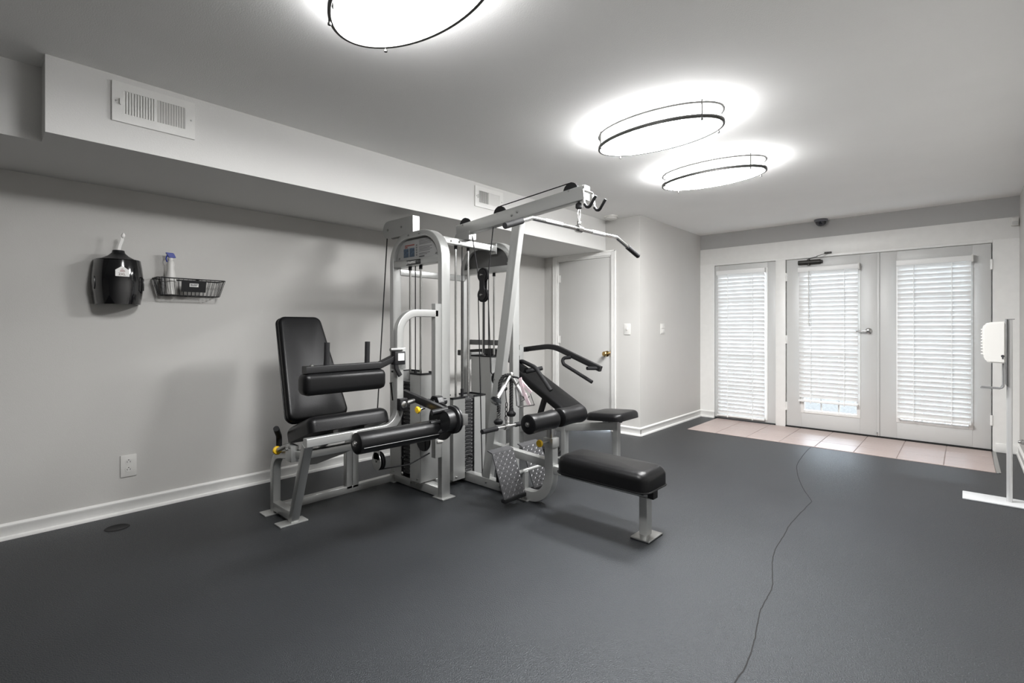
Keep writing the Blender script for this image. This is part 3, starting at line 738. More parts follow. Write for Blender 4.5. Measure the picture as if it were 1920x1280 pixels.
# links between towers
bm = new(); bar(bm, [(-2.885, YA + .03, 1.850), (-2.885, YB - .03, 1.845)], .050, .050, (0, 0, 1)); tb = obj('top_link', bm, FRAME, G)
for y in (2.44, 2.52, 2.86): bolt(tb, (-2.860, y, 1.848), (1, 0, 0), .008)
B('end_plate', FRAME, tb, (-2.93, -2.852, YB - .048, YB - .038, 1.800, 1.885), bev=.002)
bm = new(); bar(bm, [(X0 + .03, YA + .03, 1.625), (X0 + .03, YB - .03, 1.625)], .04, .05, (0, 0, 1)); obj('rear_link', bm, FRAME, G)
bm = new(); bar(bm, [(X0 + .03, YA + .03, .036), (X0 + .03, YB - .03, .036)], .05, .06, (0, 0, 1)); obj('base_link', bm, FRAME, G)
bm = new(); bar(bm, [(X1 - .25, YA + .03, .036), (X1 - .25, YB - .03, .036)], .05, .06, (0, 0, 1)); obj('base_link', bm, FRAME, G)

# weight stacks
def stack(label, cx, cy, axis, nplates, zb, shz, rods_top, pw=.245, pd=.15, gap=.12, pull=None):
    """axis 'x': the open slot between the two shrouds runs along x (plates wide in x); 'y' the same along y"""
    def bxx(u0, u1, v0, v1, z0, z1): return (cx + u0, cx + u1, cy + v0, cy + v1, z0, z1) if axis == 'x' else (cx + v0, cx + v1, cy + u0, cy + u1, z0, z1)
    def pt(u, v, z): return V((cx + u, cy + v, z)) if axis == 'x' else V((cx + v, cy + u, z))
    bm = new()
    for u in (-.065, .065): box(bm, *bxx(u - .02, u + .02, -.05, .05, zb - .03, zb))
    s = tag(obj('weight_stack', bm, RUBBER, G), label)
    h = .0285
    b0 = bxx(-pw / 2, pw / 2, -pd / 2, pd / 2, 0, h - .0025)
    bm = new(); box(bm, b0[0] - cx, b0[1] - cx, b0[2] - cy, b0[3] - cy, -(h - .0025) / 2, (h - .0025) / 2, bev=.003, seg=1)
    me = mesh_of(bm, 'weight_plate', WEIGHT)
    sg_ = -1 if axis == 'x' else 1
    bmn = new(); q = pt(0, sg_ * (pd / 2), 0) - V((cx, cy, 0))
    for k in range(nplates):
        link('weight_plate', me, s, (cx, cy, zb + h * (k + .5)))
        for u in (-.034, .034):
            c = pt(u, sg_ * (pd / 2 + .0004), zb + h * (k + .5)); e = .0022
            if axis == 'x': box(bmn, c.x - e * 1.6, c.x + e * 1.6, c.y - .0006, c.y + .0006, c.z - e, c.z + e)
            else: box(bmn, c.x - .0006, c.x + .0006, c.y - e * 1.6, c.y + e * 1.6, c.z - e, c.z + e)
    obj('plate_numbers', bmn, GREYP, s)['kind'] = 'stuff'
    for u in (-.0655, .0655):
        bm = new(); cyl(bm, pt(u, 0, zb), pt(u, 0, rods_top), .0085, 14); obj('guide_rod', bm, CHROME, s)
        bm = new(); cyl(bm, pt(u, 0, rods_top - .03), pt(u, 0, rods_top), .013, 12); obj('rod_collar', bm, RUBBER, s)
    bm = new(); cyl(bm, pt(0, 0, zb + h * nplates), pt(0, 0, zb + h * nplates + .07), .012, 12); cyl(bm, pt(0, 0, zb + h * nplates + .06), pt(0, 0, rods_top), .004, 8); obj('stack_cable', bm, RUBBER, s)
    t = .003; wsh = .118; D = pd / 2 + .012
    for sg in (-1, 1):
        bm = new(); ui, uo = sg * gap / 2, sg * (gap / 2 + wsh)
        for v in (-D, D): box(bm, *bxx(min(ui, uo), max(ui, uo), v - t, v + t, zb - .03, shz))
        box(bm, *bxx(min(uo, uo - sg * 2 * t), max(uo, uo - sg * 2 * t), -D, D, zb - .03, shz))
        sh = obj('shroud', bm, FRAME, s)
        bm = new()
        for v in (-D, D): box(bm, *bxx(min(ui, uo) - .003, max(ui, uo) + .003, v - t - .003, v + t + .003, shz - .004, shz + .008))
        box(bm, *bxx(uo - .008, uo + .005, -D, D, shz - .004, shz + .008)); obj('rubber_rim', bm, RUBBER, sh)
        bolt(sh, pt((ui + uo) / 2 + sg * .03, sg_ * (D + t), zb - .005), (0, -1, 0) if axis == 'x' else (1, 0, 0), .006)
    bm = new(); d = V((0, -1, 0)) if axis == 'x' else V((1, 0, 0)); c = pt(0, sg_ * pd / 2, zb + h * 4.5)
    cyl(bm, c - d * .01, c + d * .03, .005, 8); lathe(bm, c + d * .03, d, [(.011, 0), (.013, .008), (.009, .018), (0, .02)], 12); obj('selector_pin', bm, BLACK, s)
    return s
stack('weight stack under the instruction sign', -3.04, YA + .01, 'x', 24, .11, .855, 1.655, gap=.115)
stack('weight stack under the rear arch', -3.00, YB + .01, 'x', 24, .11, .95, 1.655, pw=.215, gap=.004)
stack('weight stack of the pulldown station with exposed plates', -2.915, 2.595, 'y', 20, .07, .655, 1.83, gap=.10)

# ---- pulldown and row station
RY, RD = 2.60, .060
bm = new(); bar(bm, [(-2.955, RY, 1.950), (-1.755, RY, 2.0375)], .090, RD, (0, 1, 0), .005); boom = tag(obj('boom', bm, FRAME, G), 'overhead pulley boom')
B('end_cap', FRAME, boom, (-1.757, -1.745, RY - RD / 2, RY + RD / 2, 1.99, 2.082), bev=.003)
bm = new(); prism(bm, [(-2.985, RY - .036, 1.872), (-2.80, RY - .036, 1.872), (-2.80, RY - .036, 1.935), (-2.955, RY - .036, 1.925)], (0, .072, 0)); obj('saddle', bm, FRAME, boom)
def pulley(parent, x, y, z, r, w=.018, axis=(0, 1, 0)):
    ax = V(axis)
    bm = new(); lathe(bm, V((x, y, z)) - ax * w / 2, ax, [(r, 0), (r, w * .18), (r * .87, w * .5), (r, w * .82), (r, w)], 28); p = obj('pulley', bm, RUBBER, parent)
    bm = new(); cyl(bm, V((x, y, z)) - ax * (w / 2 + .022), V((x, y, z)) + ax * (w / 2 + .022), .008, 10); obj('axle_bolt', bm, STEEL, p)
    return p
for x, z in ((-2.880, 1.990), (-2.505, 2.020), (-1.868, 2.066)): pulley(boom, x, RY, z, .058)
for x, z in ((-2.362, 1.985), (-2.31, 2.0)): bolt(boom, (x, RY - RD / 2, z), (0, -1, 0), .008)
bm = new()
tube(bm, [(-2.50, RY, 2.078), (-1.866, RY, 2.124)], .004, 8)
tube(bm, [(-2.562, RY, 2.02), (-2.625, RY, 1.60)], .004, 8); tube(bm, [(-2.822, RY, 1.99), (-2.737, RY, 1.60)], .004, 8)
tube(bm, [(-1.81, RY, 2.06), (-1.808, RY, 1.985)], .004, 8)
obj('boom_cable', bm, RUBBER, G)
# double pulley block
cz = ((-2.681, 1.588), (-2.681, 1.437))
bm = new()
for s in (-.016, .013):
    poly = [V((cz[0][0] + .040 * math.cos(a), RY + s, cz[0][1] + .040 * math.sin(a))) for a in [PI * k / 10 for k in range(11)]]
    poly += [V((cz[0][0] - .026, RY + s, cz[0][1] - .05)), V((cz[1][0] - .026, RY + s, cz[1][1] + .05))]
    poly += [V((cz[1][0] + .040 * math.cos(a), RY + s, cz[1][1] + .040 * math.sin(a))) for a in [PI + PI * k / 10 for k in range(11)]]
    poly += [V((cz[1][0] + .026, RY + s, cz[1][1] + .05)), V((cz[0][0] + .026, RY + s, cz[0][1] - .05))]
    prism(bm, poly, (0, .003, 0))
blk = tag(obj('pulley_block', bm, BLACK, G), 'black floating double pulley block')
for x, z in cz: pulley(blk, x, RY, z, .054)
bm = new(); tube(bm, [(-2.735, RY, 1.43), (-2.715, RY, .80), (-2.690, RY, .06)], .004, 8); tube(bm, [(-2.627, RY, 1.43), (-2.600, RY, .86), (-2.53, RY, .80)], .004, 8); tube(bm, [(-2.672, RY, 1.39), (-2.672, RY, 1.0)], .006, 8); obj('lower_cable', bm, RUBBER, G)
# diagonal post
bm = new(); bar(bm, [(-2.633, RY, .055), (-2.316, RY, 1.965)], .078, .054, (0, 1, 0), .005); dg = tag(obj('slanted_post', bm, FRAME, G), 'slanted post carrying the overhead boom')
pulley(dg, -2.535, RY, .815, .050)
# base rail with the swept-up post
bm = new(); bar(bm, fillet([(-2.94, RY, .042), (-2.031, RY, .036), (-2.031, RY, .455)], [0, .165, 0], 12), .070, RD, (0, 1, 0), .005); br = obj('base_rail', bm, FRAME, G)
for x in (-2.62, -2.48): bolt(br, (x, RY - RD / 2, .045), (0, -1, 0), .007)
B('base_foot', FRAME, br, (-2.33, -2.20, RY - .05, RY + .09, 0, .010), bev=.002)
bm = new(); bar(bm, [(-2.565, RY, .315), (-2.05, RY, .285)], .054, .052, (0, 1, 0), .004); obj('upper_rail', bm, FRAME, G)
bm = new(); bar(bm, [(-2.03, RY, .255), (-1.32, RY, .250)], .054, .052, (0, 1, 0), .004); brl = obj('bench_rail', bm, FRAME, G)
B('rail_end', RUBBER, brl, (-1.322, -1.285, RY - .028, RY + .028, .224, .276), bev=.004)
bm = new(); bar(bm, [(-1.348, RY, .008), (-1.348, RY, .226)], .050, RD, (0, 1, 0), .004); lg = obj('bench_leg', bm, FRAME, G)
B('foot_plate', STEEL, lg, (-1.395, -1.278, RY - .095, RY + .075, .004, .012), bev=.002); B('rubber_foot', RUBBER, lg, (-1.393, -1.280, RY - .093, RY + .073, 0, .005))
# sleeve post with rollers
B('sleeve', FRAME, G, (-2.070, -1.992, RY - .036, RY + .036, .398, .460), bev=.003)
bm = new(); bar(bm, [(-2.031, RY, .40), (-2.031, RY, .60)], .048, .048, (0, 1, 0), .004); po = obj('roller_post', bm, CHROME, G)
bm = new(); cyl(bm, (-2.031, RY - .036, .44), (-2.031, RY - .105, .44), .010, 12); kn = obj('pin_stem', bm, STEEL, G)
bm = new(); lathe(bm, (-2.031, RY - .100, .44), (0, -1, 0), [(.010, 0), (.012, .010), (.022, .014), (.025, .022), (.022, .030), (0, .034)], 20); tag(obj('pin_knob', bm, YELLOW, kn), 'yellow pull knob')
def roller(parent, p0, p1, r, waist=.0, label=None, nick=True):
    p0, p1 = V(p0), V(p1); ax = (p1 - p0); L = ax.length; ax = ax.normalized(); c = .014
    prof = [(r * .25, -.004), (r * .86, -.002), (r * .97, .003), (r, c)]
    for k in range(1, 8):
        t = k / 8; prof.append((r - waist * math.sin(PI * t), c + (L - 2 * c) * t))
    prof += [(r, L - c), (r * .97, L - .003), (r * .86, L + .002), (r * .25, L + .004)]
    bm = new(); lathe(bm, p0, ax, prof, 36); o = obj('roller_pad', bm, VINYL, parent)
    if label: tag(o, label)
    for p, d in ((p0, -ax), (p1, ax)):
        bm = new(); lathe(bm, p + d * .003, d, [(.016, 0), (.016, .004), (.010, .006), (.010, .012), (0, .013)], 14); obj('axle_cap', bm, STEEL, o)
    return o
roller(G, (-2.000, 2.325, .588), (-2.000, 2.585, .588), .063, .005, 'black knee roller pad nearer the camera')
roller(G, (-2.000, 2.638, .588), (-2.000, 2.895, .588), .063, .005, 'black knee roller pad farther from the camera')
bm = new(); cyl(bm, (-2.000, 2.56, .588), (-2.000, 2.66, .588), .014, 14); box(bm, -2.05, -1.985, 2.594, 2.628, .57, .612, bev=.006); obj('roller_axle', bm, CHROME, G)
# bench cushion
def rp(w, h, r):
    return lambda ins: rrect(w - 2 * ins, h - 2 * ins, max(.008, r - ins * .6), 6)
M = Matrix.Translation((-1.580, RY - .003, .282)) @ Matrix.Rotation(math.radians(.6), 4, 'Y')
bm = new(); pad(bm, M, rp(.615, .288, .055), .115, .050, crown=.006); cu = tag(obj('bench_cushion', bm, VINYL, G), 'long black bench cushion')
bm = new(); sweep(bm, [M @ V((x, y, .006)) for x, y in rrect(.621, .294, .058, 6)], circ(.005, 8), (0, 0, 1), closed=True); obj('piping', bm, VINYL, cu)
B('cushion_board', RUBBER, cu, (-1.86, -1.30, RY - .12, RY + .115, .270, .284))
# foot plates
def footplate(y0, y1, xb, zb, xt, zt):
    n = V((zt - zb, 0, -(xt - xb))).normalized()
    bm = new(); prism(bm, [(xb, y0, zb), (xt, y0, zt), (xt - .045, y0, zt + .012), (xt - .047, y0, zt + .006), (xt - .004, y0, zt - .007), (xb - n.x * .006, y0, zb - n.z * .006)], (0, y1 - y0, 0))
    f = tag(obj('foot_rest', bm, TREAD, G), 'tread-plate foot rest')
    d = V((xt - xb, 0, zt - zb)); L = d.length; d = d.normalized(); e = V((0, 1, 0))
    bm = new(); rows = int(L / .024)
    for i in range(rows):
        for j in range(8):
            if (y1 - y0) / 8 * (j + .5) < .01: continue
            s = 1 if (i + j) % 2 else -1
            c = V((xb, y0, zb)) + d * (L * (i + .5) / rows) + e * ((y1 - y0) * (j + .5) / 8) + n * .0008
            u = (d + e * s).normalized(); w = (d - e * s).normalized()
            A = [c + u * .011, c + w * .0028, c - u * .011, c - w * .0028]
            vs = [bm.verts.new(p) for p in A]; tp = bm.verts.new(c + n * .0022)
            for k in range(4): bm.faces.new((vs[k], vs[(k + 1) % 4], tp))
    obj('tread', bm, mat('tread_lug', (.13, .13, .133), .35, .4), f)['kind'] = 'stuff'
    B('rubber_edge', RUBBER, f, (xb - .028, xb + .010, y0 - .002, y1 + .002, zb - .022, zb + .003), bev=.003)
    return f
footplate(2.325, 2.530, -2.200, .072, -2.312, .355)
footplate(2.640, 2.845, -2.212, .072, -2.325, .345)
bm = new(); cyl(bm, (-2.27, 2.40, .19), (-2.27, 2.80, .19), .014, 14); obj('foot_rest_bar', bm, FRAME, G)
bm = new(); bar(bm, [(-2.27, RY, .19), (-2.27, RY, .06)], .05, .04, (0, 1, 0)); obj('foot_rest_post', bm, FRAME, G)
B('stop_block', RUBBER, G, (-2.44, -2.38, RY - .11, RY - .03, .10, .165), bev=.005)
# bar hook at the boom end
bm = new()
for y in (RY - .055, RY + .055):
    tube(bm, fillet([(-1.742, RY, 2.045), (-1.742, y, 2.045), (-1.728, y, 1.955), (-1.700, y, 1.918), (-1.650, y, 1.985)], [0, .012, .015, .02, 0]), .0075, 10)
hk = obj('bar_hook', bm, CHROME, G)
bm = new()
for y in (RY - .055, RY + .055):
    bm.free(); bm = new(); tube(bm, fillet([(-1.7275, y, 1.953), (-1.700, y, 1.917), (-1.650, y, 1.985), (-1.646, y, 1.990)], [0, .02, .002, 0]), .0098, 10); obj('hook_sleeve', bm, RUBBER, hk); bm = new()
bm = new(); lathe(bm, (-1.808, RY, 1.945), (0, 0, 1), [(.012, 0), (.022, .006), (.022, .028), (.016, .036), (.006, .042)], 16); obj('cable_stop', bm, RUBBER, G)

# ---- lat pulldown bar with its carabiner (hangs from the cable)
LX = -1.808
r = empty('pulldown_bar', (LX, RY, 1.73), 'long chrome pulldown bar with bent ends hanging from the overhead boom', 'pulldown bar')
ctr = [(LX, 1.918, 1.735), (LX, 2.135, 1.812), (LX, 2.60, 1.818), (LX, 3.055, 1.826), (LX, 3.365, 1.730)]
bm = new(); tube(bm, fillet(ctr, [0, .06, 0, .06, 0]), .0135, 14); obj('bar', bm, CHROME, r)
for k0, k1, f in ((0, 1, .62), (4, 3, .50)):
    a_, b_ = V(ctr[k0]), V(ctr[k1]); bm = new(); d_ = (b_ - a_).normalized(); cyl(bm, a_ - d_ * .004, lerp(a_, b_, f), .0175, 16); obj('grip', bm, GRIP, r)
for y0, y1 in ((2.25, 2.42), (2.74, 2.90)):
    bm = new(); z = 1.815 + (y0 - 2.25) * .012; cyl(bm, (LX, y0, z), (LX, y1, z + .002), .0142, 16); obj('knurling', bm, mat('knurled_chrome', (.55, .55, .55), .35, 1.0, bump=.8, bscale=900), r)
bm = new(); cyl(bm, (LX, RY - .022, 1.818), (LX, RY + .022, 1.818), .023, 20); box(bm, LX - .008, LX + .008, RY - .012, RY + .012, 1.835, 1.868, bev=.004); obj('swivel', bm, CHROME, r)
bm = new(); sweep(bm, [V((LX, RY + .012 * math.sin(a) * (1.15 if math.cos(a) > 0 else .8), 1.902 + .042 * math.cos(a))) for a in [2 * PI * k / 24 for k in range(24)]], circ(.0042, 8), (1, 0, 0), closed=True); obj('carabiner', bm, STEEL, r)

# ---- attachments hung on the slanted post
HX, HZ = -2.405, .845
bm = new(); tube(bm, fillet([(-2.47, RY, .80), (-2.43, RY, .83), (-2.385, RY, .86)], [0, .03, 0]), .009, 10); lathe(bm, (-2.395, RY, .852), (1, 0, .4), [(.010, 0), (.014, .006), (.014, .016), (0, .02)], 12); obj('accessory_hook', bm, STEEL, G)
# rope
r = empty('triceps_rope', (-2.42, RY, .50), 'black braided rope with two rubber ends hanging on the slanted post', 'rope')
def rope(bm, pts, r0=.0125):
    P = fillet(pts, [0] + [.05] * (len(pts) - 2) + [0], 6); fine = []
    for A, Q in zip(P, P[1:]):
        n = max(1, int((Q - A).length / .006))
        for k in range(n): fine.append(lerp(A, Q, k / n))
    fine.append(P[-1])
    for ph in (0, 2 * PI / 3, 4 * PI / 3):
        L = 0; tw = []
        for i, p in enumerate(fine):
            if i: L += (fine[i] - fine[i - 1]).length
            t = (fine[min(i + 1, len(fine) - 1)] - fine[max(i - 1, 0)]).normalized(); u = t.cross(V((0, 1, .2))).normalized(); s = t.cross(u)
            a = L * 110 + ph; tw.append(p + (u * math.cos(a) + s * math.sin(a)) * r0 * .55)
        tube(bm, tw, r0 * .62, 7)
bm = new(); rope(bm, [(-2.476, RY - .045, .52), (-2.468, RY - .05, .66), (-2.46, RY - .045, .80), (-2.43, RY - .02, .87), (-2.40, RY + .0, .84)]); rope(bm, [(-2.400, RY + .01, .85), (-2.388, RY - .005, .72), (-2.384, RY - .01, .585)]); obj('rope', bm, mat('black_rope', (.012, .012, .012), .75, bump=.5, bscale=500), r)
for p in ((-2.478, RY - .045, .535), (-2.384, RY - .01, .60)):
    bm = new(); lathe(bm, p, (0, 0, -1), [(.015, -.02), (.017, 0), (.020, .006), (.033, .016), (.034, .026), (.026, .040), (0, .046)], 20); obj('rubber_end', bm, RUBBER, r)
bm = new(); lathe(bm, (-2.478, RY - .045, .535), (0, 0, 1), [(.017, 0), (.017, .045), (.014, .05)], 16); obj('end_ferrule', bm, STEEL, r)
# V-shaped row handle
r = empty('row_handle', (-2.33, RY - .05, .66), 'chrome V-shaped handle with round flanges hanging on the slanted post', 'handle')
top = V((-2.398, RY, .848))
for p, e in (((-2.325, 2.375, .700), (-.25, -.72, -.55)), ((-2.300, 2.640, .690), (.2, .4, -.8))):
    p = V(p); bm = new(); tube(bm, [top, p], .0115, 12); obj('arm', bm, CHROME, r)
    d_ = (p - top).normalized(); bm = new(); lathe(bm, p - d_ * .002, d_, [(.014, 0), (.038, .004), (.040, .008), (.036, .011), (0, .012)], 24); obj('flange', bm, CHROME, r)
    bm = new(); cyl(bm, lerp(top, p, .45), lerp(top, p, .88), .0150, 14); obj('knurled_grip', bm, MATS['knurled_chrome'], r)
bm = new(); lathe(bm, top + V((0, 0, -.015)), (0, 0, 1), [(.010, 0), (.017, .008), (.017, .030), (.008, .04)], 14); obj('hub', bm, CHROME, r)
# stirrup handle with tag
r = empty('stirrup_handle', (-2.28, RY + .02, .61), 'steel stirrup handle with a pale pink tag hanging on the slanted post', 'handle')
tp = V((-2.318, RY + .02, .825)); a_, b_ = V((-2.345, RY + .02, .625)), V((-2.20, RY + .03, .655))
bm = new(); tube(bm, fillet([tp, V((-2.362, RY + .02, .78)), a_, b_, V((-2.245, RY + .025, .76)), tp], [0, .03, .008, .008, .03, 0]), .005, 8); obj('frame', bm, STEEL, r)
bm = new(); cyl(bm, lerp(a_, V((-2.362, RY + .02, .78)), .05), lerp(a_, V((-2.362, RY + .02, .78)), .9), .013, 14); obj('grip', bm, MATS['knurled_chrome'], r)
bm = new(); tube(bm, [V((-2.39, RY, .842)), V((-2.345, RY + .01, .836)), tp], .007, 8); obj('strap', bm, RUBBER, r)
bm = new()
for (p, q, wd) in (((-2.305, RY - .004, .838), (-2.262, RY - .006, .715), .028), ((-2.285, RY + .0, .80), (-2.205, RY, .742), .022), ((-2.262, RY - .002, .73), (-2.222, RY - .004, .655), .03)):
    sweep(bm, fillet([p, lerp(p, q, .5) + V((.004, -.010, .004)), q], [0, .03, 0]), [(-wd / 2, -.0012), (wd / 2, -.0012), (wd / 2, .0012), (-wd / 2, .0012)], (0, 1, 0))
tag(obj('tag', bm, PINK, r), 'pale pink fabric tag')
# chain with straight bar
r = empty('straight_bar', (-2.385, 2.54, .49), 'grey straight bar with black grips hanging on a short chain', 'bar')
A_, B_ = V((-2.385, 2.305, .492)), V((-2.385, 2.775, .492))
bm = new(); cyl(bm, A_, B_, .0125, 16); obj('bar', bm, STEEL, r)
for p, q in ((A_ + V((0, -.004, 0)), lerp(A_, B_, .30)), (lerp(A_, B_, .70), B_ + V((0, .004, 0)))):
    bm = new(); cyl(bm, p, q, .0165, 16); obj('grip', bm, GRIP, r)
bm = new(); cyl(bm, (-2.385, 2.522, .492), (-2.385, 2.558, .492), .021, 18); box(bm, -2.391, -2.379, 2.532, 2.548, .505, .535, bev=.003); obj('swivel', bm, STEEL, r)
bm = new()
for k in range(4):
    c = V((-2.388 - .004 * k, 2.54 + .006 * k, .552 + k * .030)); ax = (1, 0, 0) if k % 2 else (0, 1, 0)
    u = V((0, 1, 0)) if k % 2 else V((1, 0, 0))
    sweep(bm, [c + u * .009 * math.sin(t) + V((0, 0, .019)) * math.cos(t) for t in [2 * PI * j / 14 for j in range(14)]], circ(.0034, 6), ax, closed=True)
tube(bm, [(-2.402, 2.56, .66), (-2.425, 2.575, .74)], .003, 6); lathe(bm, (-2.43, 2.575, .735), (0, 0, 1), [(0, 0), (.014, .008), (.018, .018), (.014, .030), (0, .036)], 14)
obj('chain', bm, BLACK, r)

# ---- leg station
AX = -2.6945
bm = new(); bar(bm, fillet([(AX, 2.160, 1.288), (AX, 1.851, 1.288), (AX, 1.851, .556), (AX, 1.240, .550)], [0, .135, .12, 0], 12), .050, .045, (1, 0, 0), .005)
tag(obj('leg_station_frame', bm, FRAME, G), 'curved tube joining the tower to the leg station seat')
bm = new(); bar(bm, [(AX, 2.163, .295), (AX, 2.163, 1.356)], .045, .056, (0, 1, 0), .005); bk = obj('tower_bracket', bm, FRAME, G)
for z in (1.33, 1.235): bolt(bk, (AX - .022, 2.150, z), (-1, 0, 0), .008)
B('peg', WHITEP, bk, (AX + .020, AX + .030, 2.15, 2.20, .40, .415), bev=.003)
bm = new(); bar(bm, [(-3.022, 1.318, .008), (-2.712, 1.262, .535)], .045, .050, (0, 1, 0), .005); ll = obj('slanted_leg', bm, FRAME, G)
B('foot_plate', FRAME, ll, (-3.075, -2.985, 1.225, 1.395, 0, .009), bev=.002)
B('front_floor_bar', FRAME, G, (-3.275, -3.03, 1.294, 1.342, .018, .074), bev=.004)
bm = new(); bar(bm, fillet([(-3.287, 1.318, 0), (-3.287, 1.318, .372), (-2.80, 1.29, .462)], [0, .13, 0], 10), .045, .050, (0, 1, 0), .005); cp = obj('curved_post', bm, FRAME, G)
B('foot_plate', FRAME, cp, (-3.335, -3.235, 1.235, 1.40, 0, .009), bev=.002)
bm = new(); bar(bm, [(-3.268, 1.33, .033), (-3.268, YA - .03, .033)], .045, .050, (0, 0, 1), .004); obj('floor_rail', bm, FRAME, G)
bm = new(); bar(bm, fillet([(-3.268, 1.817, .04), (-3.268, 1.817, .405), (-2.83, 1.817, .445)], [0, .10, 0], 10), .045, .048, (0, 1, 0), .005); obj('rear_post', bm, FRAME, G)
bm = new(); bar(bm, fillet([(-3.268, 1.866, .04), (-3.268, 1.866, .43), (-3.268, YA - .03, .43)], [0, .06, 0], 8), .048, .045, (1, 0, 0), .004); obj('rear_post', bm, FRAME, G)
bm = new(); bar(bm, [(-2.865, 1.30, .442), (-2.865, 1.87, .442)], .045, .045, (0, 0, 1), .004); obj('seat_rail', bm, FRAME, G)
bm = new(); prism(bm, [(-2.93, 1.36, .415), (-2.93, 1.72, .415), (-2.93, 1.60, .385), (-2.93, 1.42, .355), (-2.93, 1.36, .36)], (-.006, 0, 0)); obj('gusset', bm, FRAMED, G)
# seat
M = Matrix.Translation((-2.842, 1.528, .548)) @ Matrix.Rotation(math.radians(-19.5), 4, 'Y')
bm = new(); pad(bm, M, rp(.345, .525, .045), .095, .046, crown=.010); st_ = tag(obj('seat_cushion', bm, VINYL, G), 'black vinyl seat of the leg station')
bm = new(); bar(bm, [M @ V((-.16, -.10, -.012)), M @ V((.14, -.10, -.012))], .03, .02, (0, 0, 1)); bar(bm, [M @ V((-.16, .10, -.012)), M @ V((.14, .10, -.012))], .03, .02, (0, 0, 1)); obj('seat_runner', bm, FRAMED, G)
bm = new(); lathe(bm, (AX + .0225, 1.53, .553), (1, 0, 0), [(.020, 0), (.020, .008), (.014, .012), (.010, .012), (.010, .018), (0, .018)], 20); obj('roller_wheel', bm, STEEL, G)
# backrest
h_ = V((-.300, 0, .655)).normalized(); n_ = V((0, 1, 0)).cross(h_); H_ = .72
ctr_ = V((-3.170, 1.495, .945)) - n_ * .062
M = Matrix(((0, h_.x, n_.x, ctr_.x), (1, 0, 0, ctr_.y), (0, h_.z, n_.z, ctr_.z), (0, 0, 0, 1)))
def trap(b_, t_, H, r):
    def fn(ins):
        P = [V((-(b_ - ins), -H / 2 + ins, 0)), V((b_ - ins, -H / 2 + ins, 0)), V((t_ - ins, H / 2 - ins, 0)), V((-(t_ - ins), H / 2 - ins, 0))]
        mid = (P[0] + P[1]) / 2
        F = fillet([mid] + [P[1], P[2], P[3], P[0]] + [mid], max(.01, r - ins * .7), 6)[:-1]
        return [(p.x, p.y) for p in F]
    return fn
bm = new(); pad(bm, M, trap(.203, .143, H_, .05), .062, .024, crown=.010); bk_ = tag(obj('backrest', bm, VINYL, G), 'tall tapered black backrest of the leg station')
fn = trap(.205, .145, H_ + .004, .05)
bm = new(); sweep(bm, [M @ V((x, y, .010)) for x, y in fn(0)], circ(.004, 8), n_, closed=True); obj('piping', bm, VINYL, bk_)
bm = new(); prism(bm, [M @ V((x, y, -.012)) for x, y in trap(.19, .13, H_ - .03, .04)(0)], n_ * .012); obj('back_board', bm, BLACK, bk_)
bm = new(); bar(bm, [(-3.00, 1.50, .44), (-3.075, 1.50, .60), (-3.31, 1.50, 1.10)], .05, .045, (0, 1, 0), .004); obj('backrest_post', bm, FRAME, G)
# seat adjuster
tdir = V((math.cos(math.radians(19.5)), 0, math.sin(math.radians(19.5))))
p_ = V((-3.085, 1.262, .448))
bm = new(); cyl(bm, p_ - tdir * .02, p_ + tdir * .14, .014, 14); aj = obj('adjuster_stem', bm, STEEL, G)
bm = new(); lathe(bm, p_ - tdir * .018, -tdir, [(.010, 0), (.013, .008), (.024, .014), (.027, .022), (.024, .032), (0, .036)], 20); tag(obj('adjuster_knob', bm, YELLOW, aj), 'yellow pull knob')
B('adjuster_bracket', FRAME, aj, (-2.965, -2.885, 1.245, 1.29, .405, .500), bev=.003)
for x_, z_ in ((-2.945, .475), (-2.905, .492)): bolt(aj, (x_, 1.245, z_), (0, -1, 0), .007)
bm = new(); tube(bm, fillet([(-3.150, 1.285, .42), (-3.150, 1.285, .515), (-3.045, 1.225, .585)], [0, .04, 0]), .017, 14); obj('seat_grip', bm, GRIP, G)
# thigh pad
bm = new(); vs = box(bm, -2.755, -2.640, 1.215, 1.735, .812, .936, bev=.036, seg=6)
th = tag(obj('thigh_pad', bm, VINYL, G), 'long black thigh pad of the leg station')
bm = new(); bar(bm, [(-2.690, 1.232, .956), (-2.690, 1.705, .958)], .056, .040, (0, 0, 1), .004); tbr = obj('thigh_pad_bar', bm, BLACK, G)
for y_ in (1.362, 1.622):
    bm = new(); cyl(bm, (-2.690, y_, .972), (-2.698, y_ + .008, 1.105), .0155, 16); obj('hand_grip', bm, GRIP, tbr)
bolt(tbr, (-2.69, 1.275, .976), (0, 0, 1), .008)
bm = new(); bar(bm, [(-2.690, 1.690, .950), (-2.675, 1.845, 1.015)], .036, .056, (1, 0, 0), .004); arm_ = obj('thigh_pad_arm', bm, BLACK, G)
B('pivot_block', BLACK, G, (-2.690, -2.640, 1.790, 1.868, .955, 1.040), bev=.004)
B('caution_label', PAPER, arm_, (-2.6395, -2.6385, 1.812, 1.858, .982, 1.028))
bm = new(); cyl(bm, (-2.655, 1.765, 1.052), (-2.655, 1.850, 1.052), .012, 14); obj('pivot_pin', bm, STEEL, arm_)
bm = new(); bar(bm, fillet([(-2.65, 1.80, .98), (-2.65, 1.808, .93), (-2.65, 1.835, .885)], [0, .02, 0]), .030, .014, (1, 0, 0), .006); obj('adjust_lever', bm, BLACK, arm_)
B('pivot_sleeve', FRAME, G, (-2.725, -2.664, 1.815, 1.888, .925, 1.062), bev=.003)
